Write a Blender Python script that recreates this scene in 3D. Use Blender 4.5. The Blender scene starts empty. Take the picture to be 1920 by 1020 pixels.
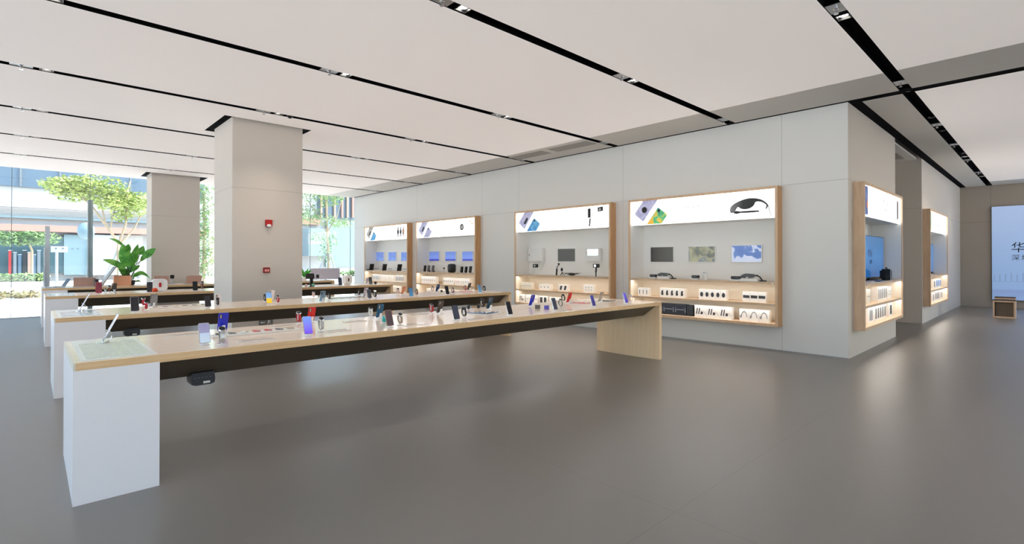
import bpy, bmesh, math, random
from mathutils import Vector, Matrix
random.seed(7)
PI = math.pi
sc = bpy.context.scene
COL = sc.collection
# ------------------------------------------------------------------ camera, world, lights
FPX, YAW, PITCH, CY, EYE = 959.09, 0.8149813, 0.0053521, 483.28, Vector((0, 0, 1.55))
fw = Vector((math.cos(PITCH)*math.cos(YAW), math.cos(PITCH)*math.sin(YAW), math.sin(PITCH)))
rt = fw.cross(Vector((0, 0, 1))).normalized(); up = rt.cross(fw)
cd = bpy.data.cameras.new('camera'); cam = bpy.data.objects.new('camera', cd); COL.objects.link(cam)
cd.sensor_width = 36; cd.lens = FPX/1920*36; cd.shift_y = -(510-CY)/1920; cd.clip_start = .05; cd.clip_end = 500
cam.matrix_world = Matrix(((rt.x, up.x, -fw.x, EYE.x), (rt.y, up.y, -fw.y, EYE.y), (rt.z, up.z, -fw.z, EYE.z), (0, 0, 0, 1)))
sc.camera = cam
w = bpy.data.worlds.new('world'); sc.world = w; w.use_nodes = True
nt = w.node_tree; bg = nt.nodes['Background']
sky = nt.nodes.new('ShaderNodeTexSky'); sky.sky_type = 'NISHITA'; sky.sun_disc = False
sky.sun_elevation = math.radians(52); sky.sun_rotation = math.radians(110); sky.air_density = 1.0; sky.dust_density = 2.5
tint = nt.nodes.new('ShaderNodeMix'); tint.data_type = 'RGBA'; tint.blend_type = 'MULTIPLY'; tint.inputs[0].default_value = 1
tint.inputs[7].default_value = (1.10, 1.0, .87, 1)
nt.links.new(sky.outputs[0], tint.inputs[6]); nt.links.new(tint.outputs[2], bg.inputs[0]); bg.inputs[1].default_value = 1.0
sd = bpy.data.lights.new('sun', 'SUN'); sd.energy = 4.5; sd.angle = math.radians(.6); sd.color = (1, .96, .9)
sun = bpy.data.objects.new('sun', sd); COL.objects.link(sun)
sun.rotation_euler = Vector((-.75, .10, -.95)).to_track_quat('-Z', 'Y').to_euler()
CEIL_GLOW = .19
sc.view_settings.view_transform = 'Standard'; sc.view_settings.look = 'None'
sc.view_settings.exposure = 0.6; sc.view_settings.gamma = 1.0; sc.view_settings.use_curve_mapping = False
try:
    sc.cycles.use_denoising = True; sc.cycles.max_bounces = 10; sc.cycles.diffuse_bounces = 6; sc.cycles.transparent_max_bounces = 16
    sc.cycles.sample_clamp_indirect = 8; sc.cycles.caustics_reflective = False; sc.cycles.caustics_refractive = False
except Exception: pass

def at(ax, val, px, py):
    "point of the plane ax = val seen from the photographer's standpoint at a bearing measured on the photograph"
    d = fw + rt*((px-960)/FPX) - up*((py-CY)/FPX); i = 'XYZ'.index(ax)
    return EYE + d*((val-EYE[i])/d[i])

# ------------------------------------------------------------------ materials
def lin(c): return tuple((x/12.92 if x <= .04045 else ((x+.055)/1.055)**2.4) for x in c)
def rgb(r, g, b): return lin((r/255, g/255, b/255))
MATS = {}
def mat(name, col, rough=.5, metal=0, emit=0, spec=.5, coat=0, trans=0, noise=0, nscale=20, ecol=None, alpha=1):
    if name in MATS: return MATS[name]
    m = bpy.data.materials.new(name); m.use_nodes = True; MATS[name] = m
    n = m.node_tree.nodes; b = n['Principled BSDF']; L = m.node_tree.links
    b.inputs['Base Color'].default_value = (*col, 1); b.inputs['Roughness'].default_value = rough
    b.inputs['Metallic'].default_value = metal; b.inputs['Specular IOR Level'].default_value = spec
    b.inputs['Coat Weight'].default_value = coat; b.inputs['Transmission Weight'].default_value = trans
    if emit:
        b.inputs['Emission Color'].default_value = (*(ecol or col), 1); b.inputs['Emission Strength'].default_value = emit
    if noise:
        t = n.new('ShaderNodeTexNoise'); t.inputs['Scale'].default_value = nscale
        tc = n.new('ShaderNodeTexCoord'); L.new(tc.outputs['Object'], t.inputs['Vector'])
        mx = n.new('ShaderNodeMix'); mx.data_type = 'RGBA'
        mx.inputs[6].default_value = (*[c*(1-noise) for c in col], 1); mx.inputs[7].default_value = (*[min(1, c*(1+noise)) for c in col], 1)
        L.new(t.outputs['Fac'], mx.inputs[0]); L.new(mx.outputs[2], b.inputs['Base Color'])
    return m
def wood(name, c0, c1, stretch, rough=.35, coat=0):
    m = bpy.data.materials.new(name); m.use_nodes = True; MATS[name] = m
    n = m.node_tree.nodes; b = n['Principled BSDF']; L = m.node_tree.links
    tc = n.new('ShaderNodeTexCoord'); mp = n.new('ShaderNodeMapping'); mp.inputs['Scale'].default_value = stretch
    t = n.new('ShaderNodeTexNoise'); t.inputs['Scale'].default_value = 1; t.inputs['Detail'].default_value = 6; t.inputs['Distortion'].default_value = .6
    r = n.new('ShaderNodeValToRGB'); r.color_ramp.elements[0].position = .3; r.color_ramp.elements[1].position = .72
    r.color_ramp.elements[0].color = (*c0, 1); r.color_ramp.elements[1].color = (*c1, 1)
    L.new(tc.outputs['Object'], mp.inputs['Vector']); L.new(mp.outputs[0], t.inputs['Vector']); L.new(t.outputs['Fac'], r.inputs[0])
    L.new(r.outputs[0], b.inputs['Base Color']); b.inputs['Roughness'].default_value = rough; b.inputs['Coat Weight'].default_value = coat
    b.inputs['Coat Roughness'].default_value = .08
    return m
def seams(name, col, rough, lines, wdt=.006, dark=.6, spec=.4):
    "panelled surface with fine joints at given coordinates"
    m = bpy.data.materials.new(name); m.use_nodes = True; MATS[name] = m
    n = m.node_tree.nodes; b = n['Principled BSDF']; L = m.node_tree.links
    g = n.new('ShaderNodeNewGeometry'); s = n.new('ShaderNodeSeparateXYZ'); L.new(g.outputs['Position'], s.inputs[0])
    cur = None
    for ax, v in lines:
        c = n.new('ShaderNodeMath'); c.operation = 'COMPARE'; L.new(s.outputs['XYZ'.index(ax)], c.inputs[0])
        c.inputs[1].default_value = v; c.inputs[2].default_value = wdt/2
        if cur is None: cur = c
        else:
            mx = n.new('ShaderNodeMath'); mx.operation = 'MAXIMUM'; L.new(cur.outputs[0], mx.inputs[0]); L.new(c.outputs[0], mx.inputs[1]); cur = mx
    mx = n.new('ShaderNodeMix'); mx.data_type = 'RGBA'; mx.inputs[6].default_value = (*col, 1); mx.inputs[7].default_value = (*[c*dark for c in col], 1)
    L.new(cur.outputs[0], mx.inputs[0]); L.new(mx.outputs[2], b.inputs['Base Color'])
    b.inputs['Roughness'].default_value = rough; b.inputs['Specular IOR Level'].default_value = spec
    return m
def glass_mat(name, tint, refl=.06, haze=0):
    m = bpy.data.materials.new(name); m.use_nodes = True; MATS[name] = m
    n = m.node_tree.nodes; L = m.node_tree.links; n.remove(n['Principled BSDF']); out = n['Material Output']
    t = n.new('ShaderNodeBsdfTransparent'); t.inputs[0].default_value = (*tint, 1)
    g = n.new('ShaderNodeBsdfGlossy'); g.inputs['Roughness'].default_value = .0
    lw = n.new('ShaderNodeLayerWeight'); lw.inputs[0].default_value = .25
    ml = n.new('ShaderNodeMath'); ml.operation = 'MULTIPLY_ADD'; ml.inputs[1].default_value = .5; ml.inputs[2].default_value = refl
    L.new(lw.outputs['Fresnel'], ml.inputs[0])
    mx = n.new('ShaderNodeMixShader'); L.new(ml.outputs[0], mx.inputs[0]); L.new(t.outputs[0], mx.inputs[1]); L.new(g.outputs[0], mx.inputs[2])
    L.new(mx.outputs[0], out.inputs[0])
    return m
def ramp_mat(name, stops, scale=3, kind='noise', emit=0, rough=.3, axis=None):
    "picture-like surface: a colour ramp over noise or along an axis of the object"
    m = bpy.data.materials.new(name); m.use_nodes = True; MATS[name] = m
    n = m.node_tree.nodes; b = n['Principled BSDF']; L = m.node_tree.links
    tc = n.new('ShaderNodeTexCoord'); r = n.new('ShaderNodeValToRGB')
    while len(r.color_ramp.elements) < len(stops): r.color_ramp.elements.new(.5)
    for e, (p, c) in zip(r.color_ramp.elements, stops): e.position = p; e.color = (*c, 1)
    if kind == 'noise':
        t = n.new('ShaderNodeTexNoise'); t.inputs['Scale'].default_value = scale; t.inputs['Distortion'].default_value = 1.2
        t.inputs['Detail'].default_value = 2
        L.new(tc.outputs['Object'], t.inputs['Vector']); L.new(t.outputs['Fac'], r.inputs[0])
    else:
        s = n.new('ShaderNodeSeparateXYZ'); L.new(tc.outputs['Generated'], s.inputs[0]); L.new(s.outputs['XYZ'.index(axis)], r.inputs[0])
    L.new(r.outputs[0], b.inputs['Base Color']); b.inputs['Roughness'].default_value = rough
    if emit: L.new(r.outputs[0], b.inputs['Emission Color']); b.inputs['Emission Strength'].default_value = emit
    return m

# ------------------------------------------------------------------ mesh collector
class MB:
    def __init__(s): s.v = []; s.f = []; s.smooth = False
    def add(s, v, f):
        k = len(s.v); s.v += [tuple(p) for p in v]; s.f += [tuple(i+k for i in q) for q in f]; return s
    def box(s, x0, x1, y0, y1, z0, z1, M=None):
        if x0 > x1: x0, x1 = x1, x0
        if y0 > y1: y0, y1 = y1, y0
        if z0 > z1: z0, z1 = z1, z0
        v = [Vector(p) for p in ((x0,y0,z0),(x1,y0,z0),(x1,y1,z0),(x0,y1,z0),(x0,y0,z1),(x1,y0,z1),(x1,y1,z1),(x0,y1,z1))]
        if M: v = [M @ p for p in v]
        return s.add(v, [(0,3,2,1),(4,5,6,7),(0,1,5,4),(1,2,6,5),(2,3,7,6),(3,0,4,7)])
    def prism(s, pts, h0, h1, axis='Z', M=None):
        "polygon of 2D points extruded along an axis; X: pts=(y,z); Y: pts=(x,z); Z: pts=(x,y)"
        a = 0
        for i in range(len(pts)):
            p, q = pts[i], pts[(i+1) % len(pts)]; a += p[0]*q[1]-q[0]*p[1]
        if a < 0: pts = pts[::-1]
        def P(p, h): return Vector({'X': (h, p[0], p[1]), 'Y': (p[0], h, p[1]), 'Z': (p[0], p[1], h)}[axis])
        v = [P(p, h0) for p in pts] + [P(p, h1) for p in pts]
        if M: v = [M @ p for p in v]
        n = len(pts); f = [tuple(range(n))[::-1], tuple(range(n, 2*n))] + [(i, (i+1) % n, n+(i+1) % n, n+i) for i in range(n)]
        if axis == 'Y': f = [q[::-1] for q in f]
        return s.add(v, f)
    def rrect(s, w_, h_, r, t0, t1, axis='Y', c=(0, 0), M=None, seg=4):
        pts = []
        for cx, cy, a0 in ((w_/2-r, h_/2-r, 0), (-w_/2+r, h_/2-r, 90), (-w_/2+r, -h_/2+r, 180), (w_/2-r, -h_/2+r, 270)):
            for k in range(seg+1):
                a = math.radians(a0+90*k/seg); pts.append((c[0]+cx+r*math.cos(a), c[1]+cy+r*math.sin(a)))
        return s.prism(pts, t0, t1, axis, M)
    def disc(s, r, t0, t1, axis='Z', c=(0, 0), n=20, M=None):
        return s.prism([(c[0]+r*math.cos(2*PI*k/n), c[1]+r*math.sin(2*PI*k/n)) for k in range(n)], t0, t1, axis, M)
    def lathe(s, prof, n=20, M=None):
        v = []; f = []
        for r, z in prof:
            for k in range(n):
                a = 2*PI*k/n; v.append(Vector((r*math.cos(a), r*math.sin(a), z)))
        for i in range(len(prof)-1):
            for k in range(n): f.append((i*n+k, i*n+(k+1) % n, (i+1)*n+(k+1) % n, (i+1)*n+k))
        f.append(tuple(range(n))[::-1]); f.append(tuple((len(prof)-1)*n+k for k in range(n)))
        if M: v = [M @ p for p in v]
        return s.add(v, f)
    def tube(s, pts, r, n=8, closed=False):
        pts = [Vector(p) for p in pts]; v = []; f = []; m = len(pts)
        rs = r if isinstance(r, (list, tuple)) else [r]*m
        prev = None
        for i, p in enumerate(pts):
            if closed: d = (pts[(i+1) % m]-pts[i-1]).normalized()
            else: d = (pts[min(i+1, m-1)]-pts[max(i-1, 0)]).normalized()
            a = prev if prev and abs(prev.dot(d)) < .9 else (Vector((0, 0, 1)) if abs(d.z) < .9 else Vector((1, 0, 0)))
            u_ = d.cross(a).normalized(); w_ = u_.cross(d).normalized(); prev = w_
            for k in range(n):
                t = 2*PI*k/n; v.append(p+(u_*math.cos(t)+w_*math.sin(t))*rs[i])
        e = m if closed else m-1
        for i in range(e):
            for k in range(n): f.append((i*n+k, i*n+(k+1) % n, ((i+1) % m)*n+(k+1) % n, ((i+1) % m)*n+k))
        if not closed: f.append(tuple(range(n))[::-1]); f.append(tuple((m-1)*n+k for k in range(n)))
        return s.add(v, f)
    def band(s, ring, w_, t, axis_dir):
        "closed strap: ring of points, width along axis_dir, thickness t outward"
        m = len(ring); c = sum((Vector(p) for p in ring), Vector())/m; v = []; f = []
        for p in ring:
            p = Vector(p); o = (p-c).normalized()*t
            for q, e in ((0, -1), (0, 1), (1, 1), (1, -1)): v.append(p+o*q+Vector(axis_dir)*e*w_/2)
        for i in range(m):
            j = (i+1) % m
            for k in range(4): f.append((i*4+k, i*4+(k+1) % 4, j*4+(k+1) % 4, j*4+k))
        return s.add(v, f)
    def ball(s, c, rx, ry, rz, n=14, M=None):
        v = []; f = []; c = Vector(c)
        for i in range(1, n//2):
            a = PI*i/(n//2)
            for k in range(n): b = 2*PI*k/n; v.append(c+Vector((rx*math.sin(a)*math.cos(b), ry*math.sin(a)*math.sin(b), rz*math.cos(a))))
        top = len(v); v += [c+Vector((0, 0, rz)), c-Vector((0, 0, rz))]; R = n//2-1
        for i in range(R-1):
            for k in range(n): f.append((i*n+k, (i+1)*n+k, (i+1)*n+(k+1) % n, i*n+(k+1) % n))
        for k in range(n): f.append((top, k, (k+1) % n)); f.append((top+1, (R-1)*n+(k+1) % n, (R-1)*n+k))
        if M: v = [M @ p for p in v]
        return s.add(v, f)
    def build(s, name, m, parent=None, bevel=0, smooth=False):
        me = bpy.data.meshes.new(name); me.from_pydata(s.v, [], s.f); me.update()
        bm = bmesh.new(); bm.from_mesh(me); bmesh.ops.recalc_face_normals(bm, faces=bm.faces)
        if bevel: bmesh.ops.bevel(bm, geom=bm.edges[:], offset=bevel, segments=2, affect='EDGES', clamp_overlap=True)
        if smooth:
            for f in bm.faces: f.smooth = True
        bm.to_mesh(me); bm.free()
        if smooth:
            try: me.set_sharp_from_angle(angle=math.radians(40))
            except Exception: pass
        o = bpy.data.objects.new(name, me); COL.objects.link(o)
        if isinstance(m, str): m = MATS[m]
        me.materials.append(m)
        if parent: o.parent = parent
        return o
def B(*a): return MB().box(*a)
def struct(name, mb, m, **k):
    o = mb.build(name, m, **k); o['kind'] = 'structure'; return o
def tag(o, label, cat, group=None):
    o['label'] = label; o['category'] = cat
    if group: o['group'] = group
    return o
def thing(name, label, cat, loc=(0, 0, 0), rotz=0, group=None):
    o = bpy.data.objects.new(name, None); COL.objects.link(o); o.empty_display_size = .05
    o.location = loc; o.rotation_euler = (0, 0, rotz); return tag(o, label, cat, group)
def text(name, s, size, m, parent, loc, rot, depth=.0015, align='CENTER', spacing=1.0):
    c = bpy.data.curves.new(name, 'FONT'); c.body = s; c.size = size; c.extrude = depth; c.align_x = align; c.align_y = 'CENTER'
    c.space_character = spacing; c.resolution_u = 3
    o = bpy.data.objects.new(name, c); COL.objects.link(o)
    dg = bpy.context.evaluated_depsgraph_get(); me = bpy.data.meshes.new_from_object(o.evaluated_get(dg))
    bpy.data.objects.remove(o); bpy.data.curves.remove(c)
    o = bpy.data.objects.new(name, me); COL.objects.link(o); me.materials.clear(); me.materials.append(MATS[m] if isinstance(m, str) else m)
    o.parent = parent; o.location = loc; o.rotation_euler = rot; return o
NUM = ['', 'first', 'second', 'third', 'fourth', 'fifth', 'sixth', 'seventh', 'eighth', 'ninth', 'tenth']
def place(i, n):
    if n == 1: return 'single'
    if i == 0: return 'leftmost'
    if i == n-1: return 'rightmost'
    if n == 3: return 'middle'
    return NUM[i+1]+' from left'

# palette
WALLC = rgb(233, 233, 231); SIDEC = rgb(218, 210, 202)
mat('soffit', rgb(216, 213, 208), .8)
mat('black', (.005, .005, .006), .9, spec=.05); mat('blackgloss', (.008, .008, .01), .15)
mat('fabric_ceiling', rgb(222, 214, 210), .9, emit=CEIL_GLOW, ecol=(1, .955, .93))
mat('white_lacquer', rgb(247, 246, 249), .3); mat('column_stone', rgb(216, 209, 200), .6)
wood('oak_edge', rgb(224, 184, 134), rgb(242, 208, 160), (3, 3, 60), .4)
wood('oak_vertical', rgb(250, 210, 166), rgb(255, 226, 186), (26, 26, 1.2), .45)
wood('oak_frame', rgb(212, 178, 144), rgb(232, 202, 170), (14, 14, 2), .45)
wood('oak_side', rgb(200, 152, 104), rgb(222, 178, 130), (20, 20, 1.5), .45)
wood('table_surface', rgb(236, 214, 194), rgb(247, 230, 212), (1.2, 26, 4), .22, .35)
wood('shelf_wood', rgb(210, 180, 146), rgb(228, 200, 168), (3, 20, 20), .4)
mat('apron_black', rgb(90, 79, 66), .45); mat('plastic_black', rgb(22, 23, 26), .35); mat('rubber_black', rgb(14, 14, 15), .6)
mat('white_plastic', rgb(240, 240, 240), .35); mat('white_card', rgb(235, 234, 230), .6); mat('steel', rgb(200, 202, 205), .25, 1)
mat('chrome', rgb(220, 222, 225), .12, 1); mat('grey_print', rgb(110, 110, 112), .6); mat('dark_print', rgb(40, 42, 48), .6)
mat('sign_white', (1, 1, 1), .5, emit=1.6); mat('interior_white', rgb(232, 232, 230), .6)
mat('led', (1, .93, .8), .5, emit=8, ecol=(1, .955, .87)); mat('lamp_glow', (1, 1, 1), .5, emit=14, ecol=(1, .955, .87))
mat('red', rgb(190, 30, 30), .35); mat('red_dark', rgb(140, 24, 26), .4); mat('metal_plate', rgb(176, 178, 180), .35, .8)
# ------------------------------------------------------------------ building shell
H = 4.04; XA = 9.39; YB = 2.23; YG = 19.1; XD = 23.3; X0 = -5.0; Y0 = -6.0
m_floor = seams('floor_tiles', rgb(113, 108, 103), .42, [('Y', 1.61), ('X', 2.9), ('Y', -4.4), ('X', 8.9), ('X', 14.9), ('X', 20.9), ('Y', 7.62), ('Y', 13.63), ('X', -3.1)], .008, .8, .5)
m_floor.node_tree.nodes['Principled BSDF'].inputs['Coat Weight'].default_value = .6; m_floor.node_tree.nodes['Principled BSDF'].inputs['Coat Roughness'].default_value = .34
struct('floor', B(X0, XD, Y0, YG, -.12, 0), m_floor)
m_wallA = seams('wall_panels_main', WALLC, .5, [('Y', 3.21), ('Y', 6.44), ('Y', 9.7), ('Y', 11.2), ('Y', 14.6), ('Z', 2.84)], .009, .72)
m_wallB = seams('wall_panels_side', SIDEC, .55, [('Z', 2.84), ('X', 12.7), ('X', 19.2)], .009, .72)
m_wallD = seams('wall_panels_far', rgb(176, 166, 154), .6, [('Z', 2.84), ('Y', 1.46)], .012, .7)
def holed(fixed, t0, t1, a0, a1, z0, z1, holes):
    "wall slab with rectangular openings; fixed='X' wall normal along X"
    mb = MB(); cuts = sorted(holes); a = a0
    def add(p, q, r, s_):
        if q-p > 1e-4 and s_-r > 1e-4:
            if fixed == 'X': mb.box(t0, t1, p, q, r, s_)
            else: mb.box(p, q, t0, t1, r, s_)
    for h0, h1, hz0, hz1 in cuts:
        add(a, h0, z0, z1); add(h0, h1, z0, hz0); add(h0, h1, hz1, z1); a = h1
    add(a, a1, z0, z1); return mb
CZ0, CZ1 = .42, 2.82; CX = 9.19; CW = 2.96
# cabinets on the long wall: left end (larger Y) of each
CAB_Y = [(17.9, 14.86), (14.36, 11.27), (9.66, 6.63), (6.17, 3.21)]
CAB_X = [(9.69, 12.68), (15.99, 18.98)]; CYF = 2.077
ins = .012
struct('wall_right', holed('X', XA, XA+.1, YB+.003, YG, 0, H+.2, [(b+ins, a-ins, CZ0+ins, CZ1-ins) for a, b in CAB_Y][::-1]), m_wallA)
wb = holed('Y', YB, YB+.1, XA+.003, 12.86, 0, H+.2, [(CAB_X[0][0]+ins, CAB_X[0][1]-ins, CZ0+ins, CZ1-ins)])
wb.box(12.76, 12.86, YB+.1, 5, 0, H+.2)
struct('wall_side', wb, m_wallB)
wc = holed('Y', YB, YB+.1, 15.9, XD, 0, H+.2, [(CAB_X[1][0]+ins, CAB_X[1][1]-ins, CZ0+ins, CZ1-ins)])
wc.box(15.9, 16.0, YB+.1, 5, 0, H+.2); 
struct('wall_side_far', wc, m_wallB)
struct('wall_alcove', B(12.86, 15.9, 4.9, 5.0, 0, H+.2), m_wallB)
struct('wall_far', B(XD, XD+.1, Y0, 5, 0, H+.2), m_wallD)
struct('wall_rear_blocker', B(6.2, 14.6, Y0-.1, Y0, 0, H+.2), m_wallB)  # unseen wall length, added to hold rear daylight off the near side wall
# ceiling: stretched fabric panels between black channels
SL = [-3.6, -1.06, 1.48, 4.03, 6.55, 9.07, 11.6, 14.14, 16.68]; SW = .075
def plate(mb, x0, x1, y0, y1, holes=()):
    ys = y0
    for hx0, hx1, hy0, hy1 in holes:
        mb.box(x0, x1, ys, hy0, H, H+.006); mb.box(x0, hx0, hy0, hy1, H, H+.006); mb.box(hx1, x1, hy0, hy1, H, H+.006); ys = hy1
    mb.box(x0, x1, ys, y1, H, H+.006)
edges = [Y0]+[v for s_ in SL for v in (s_-SW, s_+SW)]+[YG]
C1 = (2.56, 3.78, 9.83, 11.03); C2 = (2.51, 3.71, 17.6, 18.45); g = .14
RING1 = (C1[0]-g, C1[1]+g, C1[2]-.09, C1[3]+g); RING2 = (C2[0]-g, C2[1]+g+.06, C2[2]-.1, C2[3]+g)
for i in range(0, len(edges), 2):
    a, b = edges[i], edges[i+1]; mb = MB()
    hs = [r for r in (RING1, RING2) if a < r[2] < b]
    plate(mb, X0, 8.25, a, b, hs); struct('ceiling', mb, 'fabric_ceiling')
    mb = MB(); plate(mb, 8.25, 9.275, a, b); struct('ceiling', mb, 'soffit')
for i in (0, 2, 4):
    a, b = edges[i], edges[i+1]
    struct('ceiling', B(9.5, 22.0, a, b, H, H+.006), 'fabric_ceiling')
    struct('ceiling', B(22.0, 23.2, a, b, H, H+.006), 'soffit')
mb = MB(); mb.box(9.5, 23.2, SL[2]+SW, 2.06, H, H+.006); struct('ceiling', mb, 'soffit')
struct('ceiling', B(12.86, 15.9, YB+.1, 4.9, H-.0, H+.05), 'soffit')
# black channels: one per slot, with sides
nt_ = 1
for k, s_ in enumerate(SL):
    xe = 23.25 if s_ < 2 else XA
    mb = B(X0, xe, s_-SW-.01, s_+SW+.01, H+.10, H+.12); mb.box(X0, xe, s_-SW-.012, s_-SW+.0, H+.0065, H+.1); mb.box(X0, xe, s_+SW-.0, s_+SW+.012, H+.0065, H+.1)
    struct('trim_%d' % nt_, mb, 'black'); nt_ += 1
mb = B(9.25, XA, YB, YG, H+.012, H+.03); mb.box(9.25, 9.52, Y0, 2.05, H+.012, H+.03); struct('trim_%d' % nt_, mb, 'black'); nt_ += 1
struct('trim_%d' % nt_, B(9.25, XD, 2.05, YB, H+.012, H+.03), 'black'); nt_ += 1
struct('trim_%d' % nt_, B(23.1, XD, Y0, 2.05, H+.012, H+.03), 'black'); nt_ += 1
for r in (RING1, RING2):
    struct('trim_%d' % nt_, B(r[0]-.03, r[1]+.03, r[2]-.03, r[3]+.03, H+.02, H+.04), 'black'); nt_ += 1
struct('ceiling_slab', B(X0-.3, XD+.3, Y0-.3, YG+.5, H+.2, H+.6), 'soffit')
# columns
mc = seams('column_panels', rgb(214, 206, 197), .6, [('Z', 2.835)], .009, .75)
def column(c): 
    return struct('column', MB().rrect(c[1]-c[0], c[3]-c[2], .012, 0, H+.06, 'Z', ((c[0]+c[1])/2, (c[2]+c[3])/2), seg=2), mc)
column(C1); column(C2)
# baseboards: thin shadow gap plinths
struct('baseboard_right', B(XA-.004, XA, YB, YG, 0, .012), 'metal_plate')
# glazed facades: one pane per bay with slim joints
G = glass_mat('facade_glass', (.93, .965, .96), .05)
xs = [X0, -2.2, -.36, .72, 1.26, 2.55, 5.0, 7.63, 9.22, XA]
xs = [X0, -2.7, -.36, 1.26, 2.9, 4.5, 6.1, 7.63, 9.22, 9.39]
nw = 1
mat('joint', rgb(120, 130, 134), .4)
for a, b in zip(xs[:-1], xs[1:]):
    o = struct('window_%d' % nw, B(a+.006, b-.006, YG, YG+.02, 0, H+.04), G); nw += 1
    j = MB(); j.box(a-.006, a+.006, YG-.002, YG+.022, 0, H+.04); j.build('window_frame', 'joint', o)
for k in range(8):
    a = Y0+k*3.1; b = min(a+3.1, YG)
    o = struct('window_%d' % nw, B(X0-.02, X0, a+.006, b-.006, 0, H), G); nw += 1
    B(X0-.022, X0+.002, a-.02, a+.006, 0, H).build('window_frame', 'joint', o)
for k in range(11):
    a = X0+k*2.8; b = min(a+2.8, XD)
    if 6 < a < 14: continue  # unseen panes past this gap are added to bring daylight onto the far side wall
    o = struct('window_%d' % nw, B(a+.006, b-.006, Y0-.02, Y0, 0, H), G); nw += 1
struct('trim_%d' % nt_, B(X0, XA, YG-.03, YG+.05, -.01, .02), 'steel'); nt_ += 1
mat('door_steel', rgb(205, 214, 220), .35, .1)
# glass door frame in the facade
d = struct('door_1', B(.30, .40, YG-.06, YG+.06, 0, 2.5), 'door_steel')
B(.27, .30, YG-.12, YG-.08, .8, 1.9).build('door_handle', 'steel', d); 
struct('trim_%d' % nt_, B(1.21, 1.33, YG+.03, YG+.15, 0, 3.3), 'door_steel'); nt_ += 1

# ------------------------------------------------------------------ ceiling fixtures
SLOTN = {1.48: 'nearest black ceiling channel', 4.03: 'second black ceiling channel', 6.55: 'third black ceiling channel', 9.07: 'fourth black ceiling channel', 11.6: 'fifth black ceiling channel', 14.14: 'sixth black ceiling channel', 16.68: 'channel nearest the glass'}
def sprinkler(s_, px, i, n):
    x = px if px < 30 else xat(s_, px)
    t = thing('sprinkler', ('%s of %d grey sprinkler plates in the %s' % (place(i, n), n, SLOTN[s_])), 'sprinkler', (x, s_, H+.012), 0, 'sprinklers in the ceiling channels')
    B(-.11, .11, -.07, .07, 0, .006).build('mounting_plate', 'metal_plate', t)
    MB().lathe([(.03, 0), (.03, -.004), (.012, -.008), (.012, -.03), (.006, -.032), (.006, -.05), (.022, -.052), (.022, -.055)], 14).build('sprinkler_head', 'chrome', t)
    MB().tube([(-.1, 0, .006), (-.1, 0, .09)], .004).build('bracket', 'chrome', t)
def downlight(s_, px, i, n):
    x = px if px < 30 else xat(s_, px)
    t = thing('downlight', ('%s of %d lit spotlights in the %s' % (place(i, n), n, SLOTN[s_])) if n > 1 else 'lit square spotlight in the %s' % SLOTN[s_], 'light', (x, s_, H+.01), 0, 'downlights in the ceiling channels')
    mb = MB(); mb.box(-.07, .07, -.062, -.05, 0, .06); mb.box(-.07, .07, .05, .062, 0, .06); mb.box(-.07, -.058, -.05, .05, 0, .06); mb.box(.058, .07, -.05, .05, 0, .06)
    mb.build('housing', 'plastic_black', t)
    MB().disc(.045, .022, .03, n=18).build('lens', 'lamp_glow', t)
    ld = bpy.data.lights.new('downlight_beam', 'SPOT'); ld.energy = 60; ld.color = (1, .90, .78); ld.spot_size = math.radians(95); ld.spot_blend = 1; ld.shadow_soft_size = .045
    lo = bpy.data.objects.new('downlight_beam', ld); COL.objects.link(lo); lo.parent = t; lo.location = (0, 0, .015)
def xat(Yv, px):
    "X on the ceiling line Y=Yv at a bearing"
    d = fw + rt*((px-960)/FPX); 
    # solve for the ray lying in the vertical plane through the bearing
    return d.x/d.y*Yv
FIX = {1.48: ([5.82, 1690, 1758, 1790, 1815, 1835], [6.08, 16.4, 20.6]), 4.03: ([828, 1166, 1357], [868, 1187]), 6.55: ([617, 934, 1134], [99, 648, 952]), 9.07: ([38, 494, 770, 978], [86, 523, 798]),
       11.6: ([40, 668, 860], [78, 690]), 14.14: ([39, 360, 765], [592, 66]), 16.68: ([37, 320, 700], [])}
for s_, (sp, dl) in FIX.items():
    for i, px in enumerate(sp): sprinkler(s_, px, i, len(sp))
    dl = sorted(dl)
    for i, px in enumerate(dl): downlight(s_, px, i, len(dl))
for nm, px, lab in (('nearer the corner', 1704, ''), ('farther from the corner', 1747, ''), ('halfway to the far wall', 1768, '')):
    t = thing('ceiling_speaker', 'round black unit in the nearest ceiling channel, '+nm, 'speaker', (xat(1.48, px), 1.48, H+.03), 0, 'round units in the channel')
    MB().lathe([(.05, .05), (.055, .0), (.045, -.012), (.02, -.02)], 18).build('housing', 'blackgloss', t, smooth=True)
t = thing('security_camera', 'small dome camera in the ceiling channel beside the big column', 'camera', (xat(9.07, 543), 9.07, H+.02), 0)
MB().lathe([(.055, .05), (.055, .0), (.045, -.03), (.02, -.05)], 18).build('dome', 'blackgloss', t, smooth=True)
MB().lathe([(.065, .06), (.065, .03), (.056, .02)], 18).build('collar', 'steel', t)
mat('vent_grey', rgb(168, 164, 158), .6)
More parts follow.
